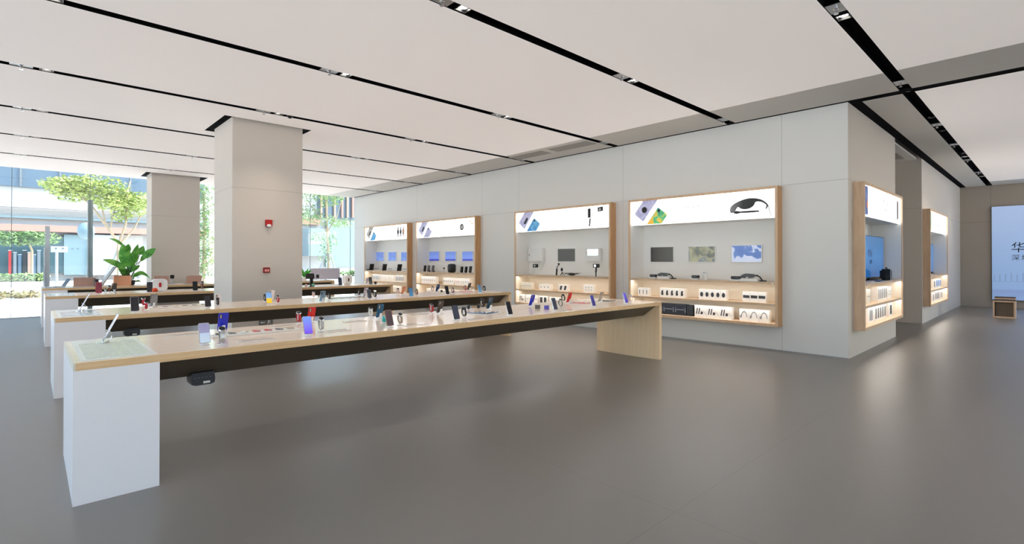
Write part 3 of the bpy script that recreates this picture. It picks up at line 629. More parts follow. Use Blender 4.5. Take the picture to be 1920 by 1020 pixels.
q = thing('camera_box', 'small black camera standing behind the brown laptop right of the plant', 'camera', (X4(323, 17.12), 17.12, TH+.001)); MB().rrect(.09, .1, .01, -.03, .03, 'Y', (0, .19)).build('body', 'plastic_black', q); MB().tube([(0, 0, 0), (0, 0, .15)], .01).build('post', 'steel', q); MB().rrect(.12, .02, .004, -.05, .05, 'Y', (0, .011)).build('base', 'steel', q)
q = thing('tablet_easel', 'tall pale tablet seen edge-on leaning back on an easel before the plant', 'tablet', (X4(188, 16.6), 16.6, TH+.012), math.radians(-86))
R = Matrix.Rotation(-math.radians(32), 4, 'X'); MB().rrect(.4, .56, .015, -.008, .008, 'Y', (0, .28), R).build('tablet', BODY['champ'], q); MB().rrect(.38, .54, .01, -.0095, -.0085, 'Y', (0, .28), R).build('screen', SCR['dark'], q)
MB().tube([(0, .05, 0), (0, .25, .38)], .012).build('easel_leg', 'white_plastic', q); B(-.16, .16, -.02, .2, 0, .01).build('base', 'white_plastic', q)
# planter with big-leaved plant
q = thing('potted_plant', 'large leafy green plant in an orange box on the farthest table', 'plant', (X4(243, 16.9), 16.9, TH+.001))
xb = X4(230, 16.9)-X4(243, 16.9)
MB().box(xb-.19, xb+.17, -.14, .14, 0, .25).build('planter', mat('terracotta', rgb(242, 180, 142), .6), q, bevel=.006); B(xb-.17, xb+.15, -.12, .12, .2501, .256).build('soil', mat('soil', rgb(60, 46, 38), .9), q)
q2 = MB(); ST = MB(); rnd = random.Random(3)
def leaf(mb, base, tip, wid, droop, n=10, roll=0.0):
    base, tip = Vector(base), Vector(tip); d = tip-base; side = d.cross(Vector((.35, .94, 0.05))).normalized(); side = Matrix.Rotation(roll, 3, d.normalized()) @ side
    nrm = side.cross(d).normalized(); k = len(mb.v); v = []; 
    for i in range(n+1):
        s = i/n; c = base+d*s+Vector((0, 0, droop*4*s*(1-s)))-Vector((0, 0, 0)); ww = wid*math.sin(PI*min(1, s**.8))**.75*(1-.15*s) if 0 < s < 1 else .002
        v += [c-side*ww+nrm*ww*.25, c-nrm*.0, c+side*ww+nrm*ww*.25]
    f = []
    for i in range(n):
        for j in (0, 1): a = i*3+j; f.append((a, a+1, a+4, a+3))
    mb.add(v, f)
def LP(px, py): "leaf point beside the plant, in the plant's own frame"; p = at('Y', 16.9, px, py); return Vector((p.x-q.location.x, 0, p.z-TH))
LV = [((238, 502), (228, 457), .16, .0, 0), ((246, 500), (258, 458), .10, .0, .4), ((236, 505), (190, 487), .085, .05, .5), ((266, 484), (290, 466), .11, .02, -.3), ((264, 490), (288, 474), .075, .04, .6), ((262, 478), (270, 461), .09, 0, .2),
      ((240, 515), (222, 500), .10, .02, .7), ((244, 520), (226, 512), .09, .02, -.4), ((246, 522), (281, 524), .06, .16, .2), ((250, 520), (272, 510), .07, .04, -.6), ((234, 462), (205, 447), .05, .05, .8), ((250, 508), (262, 497), .08, 0, 1.0), ((244, 497), (236, 470), .12, 0, -.9), ((236, 476), (239, 458), .09, 0, .5), ((252, 530), (266, 529), .05, .03, .9), ((240, 512), (250, 488), .12, 0, -.5)]
for i, (a, b, wd, dr, ro) in enumerate(LV):
    A, Bp = LP(*a), LP(*b); yy = rnd.uniform(-.3, .3); A.y = yy*.5; Bp.y = yy
    leaf(q2, A, Bp, wd, dr, roll=ro); root = Vector((rnd.uniform(-.05, .08), rnd.uniform(-.05, .05), .02)) if i % 2 else Vector((xb+.1, 0, .25)); mid = (root+A)/2+Vector((rnd.uniform(-.04, .04), 0, .05))
    ST.tube([root, mid, A], .008, 6)
m_leaf = ramp_mat('plant_leaf', [(.3, rgb(44, 110, 40)), (.5, rgb(86, 168, 58)), (.7, rgb(140, 205, 96))], 4, rough=.35)
q2.build('foliage', m_leaf, q, smooth=True); ST.build('stem', mat('stem', rgb(70, 100, 50), .6), q)
MB().lathe([(.05, 0), (.08, .02), (.09, .1), (.08, .13)], 16, Matrix.Translation((.04, 0, 0))).build('inner_pot', 'plastic_black', q)
q = thing('potted_plant', 'small bright green plant on the farthest table just right of the column', 'plant', (X4(571, 16.6), 16.6, TH+.001)); q2 = MB()
for i in range(26):
    a = rnd.uniform(0, 2*PI); e = rnd.uniform(.5, 1.3); L_ = rnd.uniform(.2, .34); leaf(q2, (0, 0, .1), (L_*math.cos(a)*math.cos(e), L_*math.sin(a)*math.cos(e), .1+L_*math.sin(e)), .03, .02, 6)
q2.build('foliage', mat('leaf_bright', rgb(80, 190, 60), .4), q, smooth=True); MB().lathe([(.06, 0), (.09, .12), (.085, .12)], 16).build('pot', 'white_plastic', q)
q = thing('monitor', 'wide pale lilac backed monitor on the farthest table right of the column', 'monitor', (X4(611, 16.5), 16.5, TH+.001), 0)
R = Matrix.Rotation(-math.radians(6), 4, 'X'); ww = X4(638, 16.5)-X4(584, 16.5)
MB().rrect(ww, .36, .02, -.012, .012, 'Y', (0, .21), R).build('panel', mat('lilac_panel', rgb(206, 202, 216), .4), q); MB().rrect(ww-.03, .33, .01, .0122, .014, 'Y', (0, .21), R).build('screen', SCR['dark'], q); B(-.18, .18, -.09, .09, 0, .01).build('base', 'white_plastic', q); B(-.03, .03, .01, .03, .01, .1).build('post', 'white_plastic', q)
# ------------------------------------------------------------------ wall cabinets
mat('cream_lining', rgb(250, 244, 230), .6); mat('white_lining', rgb(246, 246, 244), .6)
PIC = {'lav': ramp_mat('pic_lavender', [(.3, rgb(150, 150, 196)), (.7, rgb(206, 206, 232))], 5, emit=.22), 'green': ramp_mat('pic_green_orange', [(.3, rgb(240, 160, 50)), (.42, rgb(230, 190, 70)), (.5, rgb(90, 190, 120)), (.6, rgb(40, 130, 120)), (.75, rgb(30, 60, 120))], 4, emit=.3),
       'bluec': ramp_mat('pic_blue', [(.35, rgb(40, 110, 180)), (.6, rgb(110, 180, 215)), (.75, rgb(240, 170, 90))], 4, emit=.3), 'grey': ramp_mat('pic_grey', [(.3, rgb(120, 115, 112)), (.7, rgb(205, 200, 196))], 5, emit=.2),
       'sand': ramp_mat('pic_orange_blue', [(.38, rgb(40, 70, 150)), (.46, rgb(80, 130, 200)), (.52, rgb(220, 120, 40)), (.7, rgb(240, 170, 60))], 3, emit=.25), 'dark': mat('pic_dark', rgb(22, 22, 24), .4), 'red': mat('pic_red', rgb(190, 60, 50), .4), 'orange': mat('pic_orange', rgb(232, 150, 90), .4, emit=.4)}
CABN = ['watch sign cabinet', 'earphone sign cabinet', 'camera sign cabinet', 'headset sign cabinet', 'corner cabinet', 'far side cabinet']
class Cab: pass
def cabinet(i, label, sign):
    c = Cab(); c.i = i; c.A = i < 4; c.name = CABN[i]
    if c.A: a, b = CAB_Y[i]; c.W = a-b; loc = (CX, a, CZ0); rz = -PI/2
    else: a, b = CAB_X[i-4]; c.W = b-a; loc = (a, CYF, CZ0); rz = 0
    c.rz = rz; W = c.W; t = thing('display_cabinet', label, 'cabinet', loc, rz, 'oak framed wall cabinets'); c.t = t
    D = .52; hz = CZ1-CZ0; s = .042
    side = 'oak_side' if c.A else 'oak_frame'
    mb = MB(); mb.box(0, s, 0, D, 0, hz); mb.box(W-s, W, 0, D, 0, hz); mb.box(s, W-s, 0, D, hz-.045, hz); mb.box(s, W-s, 0, D, 0, .05); mb.build('frame', 'oak_frame', t)
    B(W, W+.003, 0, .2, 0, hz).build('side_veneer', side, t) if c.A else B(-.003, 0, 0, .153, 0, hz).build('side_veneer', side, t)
    mb = MB(); mb.box(s, s+.008, .02, D, .76, hz-.5); mb.box(W-s-.008, W-s, .02, D, .76, hz-.5); mb.box(s, W-s, .07, D, 1.86, 1.87); mb.box(s, W-s, D-.01, D, .75, 1.87); mb.build('lining', 'white_lining', t)
    mb = MB(); mb.box(s, s+.006, .02, D, .05, .72); mb.box(W-s-.006, W-s, .02, D, .05, .72); mb.box(s, W-s, D-.02, D-.01, .05, .75); mb.build('lower_lining', 'cream_lining', t)
    for z in (.72, .355): 
        sh = B(s, W-s, .01, D-.02, z, z+.038).build('shelf', 'shelf_wood', t)
        for e in (s+.04, W-s-.04): MB().disc(.012, .004, .01, 'Y', (e, z+.019), 10).build('shelf_lock', 'steel', sh)
    for z in (.72, .355): B(s+.02, W-s-.02, .035, .085, z-.0012, z+.002).build('led_strip', 'led', t)
    B(s, W-s, .03, .06, 1.87, hz-.045).build('sign_panel', 'sign_white', t)
    sg = t.children[-1]; x0, x1, z0, z1 = s, W-s, 1.87, hz-.045; hh = z1-z0
    def clip(poly, nm, m, lift=.0):
        "flat print clipped to the sign panel"
        pts = poly
        for ax, lim, sg_ in ((0, x0, 1), (0, x1, -1), (1, z0, 1), (1, z1, -1)):
            out = []
            for k in range(len(pts)):
                p, q = pts[k], pts[(k+1) % len(pts)]; ip = (p[ax]-lim)*sg_ >= 0; iq = (q[ax]-lim)*sg_ >= 0
                if ip: out.append(p)
                if ip != iq: u = (lim-p[ax])/(q[ax]-p[ax]); out.append((p[0]+u*(q[0]-p[0]), p[1]+u*(q[1]-p[1])))
            pts = out
            if len(pts) < 3: return
        MB().prism(pts, .0285-lift, .0295-lift, 'Y').build(nm, m, sg)
    def rot(cx, cz, w_, h_, a, n=6, r=.03):
        o = []
        for sx, sz, a0 in ((1, 1, 0), (-1, 1, 90), (-1, -1, 180), (1, -1, 270)):
            for k in range(n+1):
                b = math.radians(a0+90*k/n); x, z = sx*(w_/2-r)+r*math.cos(b), sz*(h_/2-r)+r*math.sin(b)
                o.append((cx+x*math.cos(a)-z*math.sin(a), cz+x*math.sin(a)+z*math.cos(a)))
        return o
    def circ(cx, cz, r, rz_=None, n=20): return [(cx+r*math.cos(2*PI*k/n), cz+(rz_ or r)*math.sin(2*PI*k/n)) for k in range(n)]
    if i < 4:
        a = -math.radians(38); p1 = {0: 'grey', 1: 'lav', 2: 'lav', 3: 'lav'}[i]; p2 = {0: 'bluec', 1: 'lav', 2: 'bluec', 3: 'green'}[i]
        clip(rot(.42, z0+hh*.78, .27, .6, a), 'phone_print', PIC[p1]); clip(rot(.60, z0+hh*.02, .27, .62, a), 'phone_print', PIC[p2])
        if i == 3: clip(circ(.37, z0+hh*.62, .062), 'lens_print', PIC['dark'], .002)
        else: clip(rot(.40, z0+hh*.55, .07, .19, a), 'lens_print', PIC['dark'], .002)
        clip(rot(.70, z0+hh*.54, .05, .05, a, r=.01), 'notch_print', PIC['dark'], .002)
    else:
        clip(rot(.05, z0+hh*.5, .62, hh*.96, 0), 'phone_print', PIC['sand' if i == 4 else 'green'])
    zh, en, xt = sign; zt = z0+hh*.5
    text('sign_text', zh, .10 if i < 4 else .12, 'dark_print', sg, (xt, .0275, zt+.045), (PI/2, 0, 0), .0008, spacing=1.15); text('sign_text', en, .066 if i < 4 else .08, 'dark_print', sg, (xt, .0275, zt-.062), (PI/2, 0, 0), .0008)
    if i == 0:
        for k in range(3):
            x = W-.64+k*.17; clip(rot(x, zt, .06, .34, 0, r=.02), 'watch_print', PIC['dark'] if k < 2 else PIC['red']); clip(circ(x, zt, .068, .09), 'watch_print', PIC['dark'], .002)
            if k == 2: clip(circ(x, zt, .03, .04), 'dial_print', PIC['orange'], .004)
    if i == 1:
        clip(circ(W-.66, zt, .095), 'speaker_print', PIC['dark']); clip(circ(W-.66, zt, .06), 'dial_print', PIC['grey'], .002)
        for k, (dx, top) in enumerate(((-.25, .15), (-.17, .08))): clip(rot(W+dx, zt-.1+top/2-.02, .014, .3+top, 0, r=.004), 'earphone_print', PIC['orange']); clip(circ(W+dx-.01, zt+top, .028), 'earphone_print', PIC['orange'], .002)
        for k in range(5): clip(rot(W-.45+(k % 2)*.06, zt+.13-.05*k, .03, .04, .3, r=.01), 'ring_print', PIC['grey'])
    if i == 2:
        clip(rot(W-.60, zt+.09, .085, .21, 0, r=.01), 'gimbal_print', PIC['dark']); clip(rot(W-.585, zt-.12, .04, .18, -.12, r=.01), 'gimbal_print', PIC['dark']); clip(rot(W-.53, zt-.0, .02, .16, -.5, r=.005), 'gimbal_print', PIC['grey'])
        clip(rot(W-.29, zt+.16, .15, .1, .1, r=.01), 'camera_print', PIC['dark']); clip(circ(W-.30, zt+.15, .034), 'lens_print', PIC['grey'], .002); clip(rot(W-.29, zt-.03, .012, .3, 0, r=.003), 'tripod_print', PIC['grey'])
        for aa in (-.9, 0, .9): clip(rot(W-.29+.05*math.sin(aa), zt-.2, .01, .12, aa, r=.003), 'tripod_print', PIC['grey'])
    if i == 3:
        v = [(W-0.820, zt-0.020), (W-0.730, zt+0.050), (W-0.590, zt+0.100), (W-0.470, zt+0.120), (W-0.350, zt+0.105), (W-0.240, zt+0.063), (W-0.170, zt-0.007), (W-0.155, zt-0.040), (W-0.190, zt-0.105), (W-0.210, zt-0.085), (W-0.185, zt-0.040), (W-0.205, zt-0.007), (W-0.290, zt+0.042), (W-0.375, zt+0.045), (W-0.390, zt-0.014), (W-0.450, zt-0.063), (W-0.540, zt-0.080), (W-0.630, zt-0.063), (W-0.675, zt-0.020), (W-0.705, zt-0.060), (W-0.735, zt-0.126), (W-0.820, zt-0.130)]
        for _ in range(2): v = [((1-u)*v[k][0]+u*v[(k+1) % len(v)][0], (1-u)*v[k][1]+u*v[(k+1) % len(v)][1]) for k in range(len(v)) for u in (.25, .75)]
        clip(v, 'headset_print', ramp_mat('pic_visor', [(0, rgb(150, 150, 152)), (.35, rgb(40, 40, 42)), (.6, rgb(8, 8, 8)), (1, rgb(40, 40, 40))], axis='X', kind='g', rough=.3)); clip([(W-0.760, zt-0.135), (W-0.710, zt-0.090), (W-0.640, zt-0.105), (W-0.480, zt-0.105), (W-0.305, zt-0.110), (W-0.310, zt-0.138), (W-0.480, zt-0.142), (W-0.620, zt-0.135), (W-0.700, zt-0.150)], 'strap_print', PIC['dark'], .001)
        clip([(W-.168, zt-.035), (W-.155, zt-.035), (W-.108, zt-.22), (W-.118, zt-.22)], 'cord_print', PIC['dark'])
    if i == 4: clip(rot(W-.33, zt, .13, .38, 0, r=.06), 'band_print', PIC['dark'])
    if i == 5: clip(rot(W-.25, zt-.12, .05, .08, 0, r=.02), 'product_print', PIC['grey'])
    return c
def WP(c, dep, px, py): return at('X', CX+dep, px, py) if c.A else at('Y', CYF+dep, px, py)
def lx(c, p): return (CAB_Y[c.i][0]-p.y) if c.A else p.x-CAB_X[c.i-4][0]
SHZ = {1: CZ0+.758, 2: CZ0+.393, 3: CZ0+.05}
SHN = {1: 'top', 2: 'middle', 3: 'bottom'}
def wpos(c, x, dep): return (CX+dep, CAB_Y[c.i][0]-x) if c.A else (CAB_X[c.i-4][0]+x, CYF+dep)
def prints(mb, kind, cx, cz, w_, h_):
    if kind == 'pin': mb.prism([(cx-.008, cz+.04), (cx+.008, cz+.04), (cx+.006, cz-.05), (cx-.006, cz-.05)], -.0012, 0, 'Y')
    elif kind == 'puck': mb.prism([(cx+.03*math.cos(k*PI/8)+.006, cz+.045*math.sin(k*PI/8)) for k in range(16)], -.0012, 0, 'Y')
    elif kind == 'bud': mb.prism([(cx-.02, cz-.05), (cx+.024, cz-.05), (cx+.03, cz-.01), (cx+.018, cz+.0), (cx+.026, cz+.045), (cx-.005, cz+.05), (cx-.02, cz+.01)], -.0012, 0, 'Y')
    elif kind == 'bar': mb.prism([(cx-w_*.42, cz-.022), (cx+w_*.42, cz-.022), (cx+w_*.42, cz+.026), (cx-w_*.42, cz+.03)], -.0012, 0, 'Y')
    elif kind == 'arc':
        for k in range(8):
            a0, a1 = PI*k/8, PI*(k+1)/8; r0, r1 = .055, .07
            mb.prism([(cx+r0*.8*math.cos(a0), cz-.04+r0*1.6*math.sin(a0)), (cx+r1*.8*math.cos(a0), cz-.04+r1*1.6*math.sin(a0)), (cx+r1*.8*math.cos(a1), cz-.04+r1*1.6*math.sin(a1)), (cx+r0*.8*math.cos(a1), cz-.04+r0*1.6*math.sin(a1))], -.0012, 0, 'Y')
        mb.prism([(cx-.075, cz-.05), (cx-.04, cz-.05), (cx-.045, cz), (cx-.065, cz)], -.0012, 0, 'Y')
    elif kind == 'tools':
        for k in range(2): mb.prism([(cx-.09+.045*k, cz-.055), (cx-.07+.045*k, cz-.055), (cx-.05+.045*k, cz+.06), (cx-.07+.045*k, cz+.06)], -.0012, 0, 'Y')
        mb.prism([(cx+.0, cz-.055), (cx+.045, cz-.055), (cx+.05, cz-.01), (cx+.01, cz+.0)], -.0012, 0, 'Y'); mb.prism([(cx+.06, cz-.0), (cx+.065, cz), (cx+.115, cz-.06), (cx+.11, cz-.06)], -.0012, 0, 'Y')
    elif kind == 'dots':
        for a in (-1, 0, 1):
            for b in (.0, -.06): mb.prism([(cx+a*w_*.26+.01*math.cos(k*PI/4), cz+.03+b+.01*math.sin(k*PI/4)) for k in range(8)], -.0012, 0, 'Y')
    elif kind == 'dot': mb.prism([(cx+.016*math.cos(k*PI/6), cz+.02*math.sin(k*PI/6)) for k in range(12)], -.0012, 0, 'Y')
    elif kind == 'two':
        for a in (-.35, .12): mb.prism([(cx+a*w_-.005, cz-.05), (cx+a*w_+w_*.18, cz-.05), (cx+a*w_+w_*.28, cz+.05), (cx+a*w_+.02, cz+.05)], -.0012, 0, 'Y')
    elif kind == 'line': mb.prism([(cx-w_*.3, cz-h_*.36), (cx+w_*.3, cz-h_*.36), (cx+w_*.3, cz+h_*.36), (cx-w_*.3, cz+h_*.36)], -.0012, 0, 'Y')
    elif kind == 'stripe': mb.prism([(cx-w_*.45, cz-.004), (cx+w_*.45, cz-.004), (cx+w_*.45, cz+.004), (cx-w_*.45, cz+.004)], -.0012, 0, 'Y')
    elif kind == 'frame':
        for a in (-.42, .38): mb.prism([(cx+a*w_, cz-.05), (cx+a*w_+.012, cz-.05), (cx+a*w_+.012-.01, cz+.04), (cx+a*w_-.005, cz+.04)], -.0012, 0, 'Y')
        mb.prism([(cx-w_*.34, cz-.002), (cx+w_*.3, cz-.002), (cx+w_*.3, cz+.008), (cx-w_*.34, cz+.008)], -.0012, 0, 'Y')
def boxes(c, level, px0, px1, h, n, kind, adj, dep=.12, body='box_white', pr='box_print', gap=.004, pcols=None, cz=.5, dd=.11, noun='box'):
    a, b = lx(c, WP(c, dep, px0, 500)), lx(c, WP(c, dep, px1, 500)); a = max(a, .055); b = min(b, c.W-.055); w_ = (b-a)/n
    for k in range(n):
        x = a+w_*(k+.5); X, Y = wpos(c, x, dep); where = place(k, n)
        lab = ('%s %s on the %s shelf of the %s' % (adj, noun, SHN[level], c.name)) if n == 1 else '%s of %d %s %ses, %s shelf, %s' % (where, n, adj, noun, SHN[level], c.name)
        t = thing('product_box', lab, 'box', (X, Y, SHZ[level]+.0005), c.rz, 'boxes in the %s' % c.name)
        B(-w_/2+gap/2, w_/2-gap/2, 0, dd, 0, h).build('carton', body, t)
        mb = MB(); prints(mb, kind, 0, h*cz, w_, h)
        if mb.v: mb.build('printed_picture', pcols[k % len(pcols)] if pcols else pr, t)
mat('box_white', rgb(240, 238, 236), .5); mat('box_print', rgb(52, 54, 60), .5); mat('box_pale', rgb(228, 222, 210), .5); mat('box_grey_print', rgb(150, 152, 156), .5); mat('box_black', rgb(28, 32, 42), .4); mat('print_light', rgb(150, 160, 175), .5); mat('print_blue', rgb(70, 130, 205), .5); mat('print_red', rgb(200, 50, 44), .5)
def screen(c, px0, py0, px1, py1, m, label, dep=.50, gr='screens in the wall cabinets'):
    p, q = WP(c, dep, px0, py0), WP(c, dep, px1, py1); x0, x1 = lx(c, p), lx(c, q); x1 = min(x1, c.W-.052); X, Y = wpos(c, (x0+x1)/2, dep); z = (p.z+q.z)/2; hw, hh = (x1-x0)/2, (p.z-q.z)/2
    t = thing('wall_screen', label, 'screen', (X, Y, z), c.rz, gr)
    MB().rrect(hw*2+.03, hh*2+.03, .006, -.018, .008, 'Y').build('bezel', 'white_plastic', t); B(-hw, hw, -.0195, -.018, -hh, hh).build('display', m, t)
S_BLUE = ramp_mat('scr_blue', [(.3, rgb(110, 130, 205)), (.55, rgb(120, 150, 220)), (.72, rgb(150, 175, 230))], 3, emit=.32, rough=.15)
S_BLUE2 = ramp_mat('scr_blue_hills', [(0, rgb(60, 70, 190)), (.16, rgb(66, 84, 200)), (.24, rgb(130, 155, 235)), (1, rgb(110, 140, 215))], axis='Z', kind='g', emit=.32, rough=.15)
S_DARK = mat('scr_dark', rgb(66, 62, 62), .2, emit=.1, noise=.1, nscale=6)
S_OLIVE = ramp_mat('scr_olive', [(.3, rgb(70, 84, 96)), (.44, rgb(96, 100, 92)), (.55, rgb(160, 158, 130)), (.62, rgb(96, 108, 120)), (.75, rgb(196, 190, 160))], 2.6, emit=.25, rough=.15)
S_BLUEW = ramp_mat('scr_blue_white', [(.42, rgb(92, 122, 186)), (.5, rgb(100, 130, 192)), (.52, rgb(196, 206, 232)), (.8, rgb(206, 214, 236))], 2.2, emit=.28, rough=.15)
S_BRIGHT = ramp_mat('scr_bright', [(0, rgb(190, 230, 232)), (.5, rgb(235, 250, 252)), (1, rgb(250, 252, 255))], axis='Z', kind='g', emit=.9, rough=.15)

c1 = cabinet(0, 'oak framed wall cabinet farthest left by the glass, sign shows three watches', ('运动健康', 'Sports & Health', 1.42))
c2 = cabinet(1, 'oak framed wall cabinet second from the glass, sign shows orange earphones', ('智能穿戴', 'Smart Wear', 1.50))
c3 = cabinet(2, 'oak framed wall cabinet whose sign shows a gimbal and a small tripod', ('自拍摄影', 'Photography', 1.38))
c4 = cabinet(3, 'large oak framed wall cabinet whose sign shows a black visor headset', ('游戏娱乐', 'Entertainment', 1.38))
c5 = cabinet(4, 'oak framed cabinet on the side wall just past the corner, blue screen inside', ('智慧屏', 'Life', 1.62))
c6 = cabinet(5, 'oak framed cabinet on the far side wall beyond the alcove', ('智慧家', 'Home', 1.5))
# screens
screen(c4, 1221, 464, 1263, 491, S_DARK, 'dark grey screen, left of three in the headset sign cabinet'); screen(c4, 1292, 463, 1341, 491, S_OLIVE, 'olive patterned screen, middle of three in the headset sign cabinet'); screen(c4, 1373, 461, 1428, 491, S_BLUEW, 'blue and white patterned screen, right of three in the headset sign cabinet')
screen(c3, 1047, 467, 1079, 490, S_DARK, 'dark grey screen in the middle of the camera sign cabinet')
for k, (a, b) in enumerate(((706, 720), (729, 743), (753, 764))): screen(c1, a, 473, b, 489, S_BLUE, '%s of three plain blue screens in the watch sign cabinet' % place(k, 3))
for k, (a, b) in enumerate(((806, 824), (836, 855), (868, 887))): screen(c2, a, 472, b, 489, S_BLUE2, '%s of three blue screens with dark hills in the earphone sign cabinet' % place(k, 3))
# white projectors on the camera cabinet's back wall
for (a, b, sc0, lab) in ((990, 1016, None, 'white wall-mounted unit without picture at the left of the camera sign cabinet'), (1096, 1124, (1102, 1122, 468, 480), 'white wall-mounted unit with bright screen at the right of the camera sign cabinet')):
    p, q = WP(c3, .40, a, 466), WP(c3, .40, b, 490); x0, x1 = lx(c3, p), lx(c3, q); X, Y = wpos(c3, (x0+x1)/2, .40); hw, hh = (x1-x0)/2, (p.z-q.z)/2
    t = thing('wall_unit', lab, 'display', (X, Y, q.z), c3.rz); MB().box(-hw, hw, 0, .1, 0, hh*2).build('housing', 'white_plastic', t, bevel=.008)
    if sc0: B(-hw*.6, hw*.8, -.003, 0, hh*.9, hh*1.85).build('display', S_BRIGHT, t); MB().disc(.012, -.004, 0, 'Y', (-hw*.75, hh*1.3), 10).build('button', 'grey_print', t)
    else: MB().rrect(.02, .05, .006, -.004, 0, 'Y', (-hw*.8, hh)).build('button', 'grey_print', t)
def onshelf(c, px, level, dep, nm, label, cat): X, Y = wpos(c, lx(c, WP(c, dep, px, 500)), dep); return thing(nm, label, cat, (X, Y, SHZ[level]+.001), c.rz)
def visor(c, px, dep, label, s=1.0):
    t = onshelf(c, px, 1, dep, 'vr_headset', label, 'headset'); B(-.15*s, .12*s, -.06, .1, 0, .045).build('plinth', 'white_plastic', t)
    pts = [(-.13, .06), (-.12, .10), (-.06, .125), (.03, .12), (.08, .10), (.09, .08), (.04, .075), (.03, .055), (-.02, .05), (-.03, .07), (-.07, .07), (-.09, .05)]
    MB().prism([(x*s*1.15, z*s) for x, z in pts], -.05, .03, 'Y').build('visor', 'blackgloss', t); MB().tube([(.09*s, 0, .1*s), (.14*s, .0, .07*s), (.17*s, .0, .03), (.19*s, 0, .012)], .012, 8).build('temple_arm', 'plastic_black', t)
    B(.14*s, .23*s, -.03, .03, 0, .022).build('controller', 'plastic_black', t)
def console(c, px, dep, label, w_=.15):
    t = onshelf(c, px, 1, dep, 'game_adapter', label, 'device'); B(-w_/2, w_/2, -.05, .05, 0, .025).build('plinth', 'white_plastic', t); MB().box(-w_*.48, w_*.48, -.03, .04, .03, .085).build('body', 'plastic_black', t, bevel=.008); B(-w_*.3, w_*.3, -.032, -.03, .025, .075).build('front_panel', 'blackgloss', t)
console(c4, 1225, .2, 'black adapter box on the top shelf under the dark grey screen'); visor(c4, 1247, .2, 'black visor headset on a white plinth under the dark grey screen')
console(c4, 1304, .2, 'black adapter box on the top shelf under the olive screen'); console(c4, 1380, .2, 'black adapter box on the top shelf under the blue and white screen', .18); visor(c4, 1408, .2, 'black visor headset on a white plinth under the blue and white screen', 1.1)
t = onshelf(c4, 1321, 1, .2, 'gamepad', 'white gamepad on a slim stand under the olive screen', 'gamepad'); MB().prism([(-.05, .09), (-.06, .13), (-.03, .17), (.03, .17), (.06, .13), (.05, .09), (.02, .11), (-.02, .11)], -.015, .015, 'Y').build('body', 'white_plastic', t, bevel=.004); MB().tube([(-.03, 0, 0), (-.02, 0, .1)], .004, 6).tube([(.03, 0, 0), (.02, 0, .1)], .004, 6).build('stand', 'steel', t); MB().disc(.008, -.018, -.015, 'Y', (-.01, .135), 10).disc(.008, -.018, -.015, 'Y', (.015, .135), 10).build('thumbstick', 'plastic_black', t)
B(-.07, .07, -.05, .05, 0, .006).build('base', 'white_plastic', t)
# camera cabinet's top shelf
t = onshelf(c3, 1004, 1, .25, 'compact_camera', 'small black camera on a thin rod at the left of the camera sign cabinet', 'camera'); MB().rrect(.14, .09, .01, -.03, .03, 'Y', (0, .235)).build('body', 'plastic_black', t); MB().disc(.022, -.045, -.03, 'Y', (.01, .235)).build('lens', 'chrome', t); MB().tube([(.02, 0, 0), (.02, 0, .19)], .004, 6).build('rod', 'steel', t); MB().disc(.05, 0, .006).build('base', 'steel', t)
t = onshelf(c3, 1045, 1, .22, 'gimbal', 'black phone gimbal standing under the dark screen in the camera sign cabinet', 'gimbal'); MB().tube([(-.03, 0, .006), (-.015, 0, .17)], .022, 10).build('grip', 'plastic_black', t, smooth=True); MB().tube([(-.015, 0, .17), (-.01, 0, .21), (.05, 0, .26), (.03, 0, .3)], .012, 8).build('arm', 'grey_print', t); MB().ball((.045, 0, .285), .03, .025, .025).build('clamp', 'plastic_black', t, smooth=True)
t = onshelf(c3, 1054, 1, .2, 'mini_tripod', 'small black table tripod beside the phone gimbal', 'tripod')
mb = MB(); [mb.tube([(0, 0, .09), (.06*math.cos(a), .06*math.sin(a), .008)], .007, 6) for a in (.3, 2.4, 4.5)]; mb.build('legs', 'plastic_black', t); MB().ball((-.01, 0, .15), .03, .03, .045).build('head', 'plastic_black', t, smooth=True)
t = onshelf(c3, 1072, 1, .2, 'folded_drone', 'black folded drone lying on the top shelf of the camera sign cabinet', 'drone'); MB().ball((0, 0, .045), .11, .05, .035).build('body', 'plastic_black', t, smooth=True)
for sx in (-1, 1):
    for sy in (-1, 1): a = MB().tube([(sx*.06, sy*.03, .05), (sx*.15, sy*.07, .06)], .009, 6).build('arm', 'plastic_black', t); MB().tube([(sx*.15-.07, sy*.07, .072), (sx*.15+.07, sy*.07, .072)], .005, 5).build('propeller', 'grey_print', a)
t = onshelf(c3, 1118, 1, .22, 'action_camera', 'black camera on an upright grip at the right of the camera sign cabinet', 'camera'); MB().rrect(.14, .085, .015, -.03, .03, 'Y', (0, .25)).build('body', 'plastic_black', t); MB().disc(.03, -.05, -.03, 'Y', (.0, .25)).build('lens', 'chrome', t); MB().tube([(-.01, 0, 0), (-.01, 0, .1)], .014, 8).tube([(-.01, 0, .1), (0, 0, .21)], .02, 8).build('grip', 'plastic_black', t)
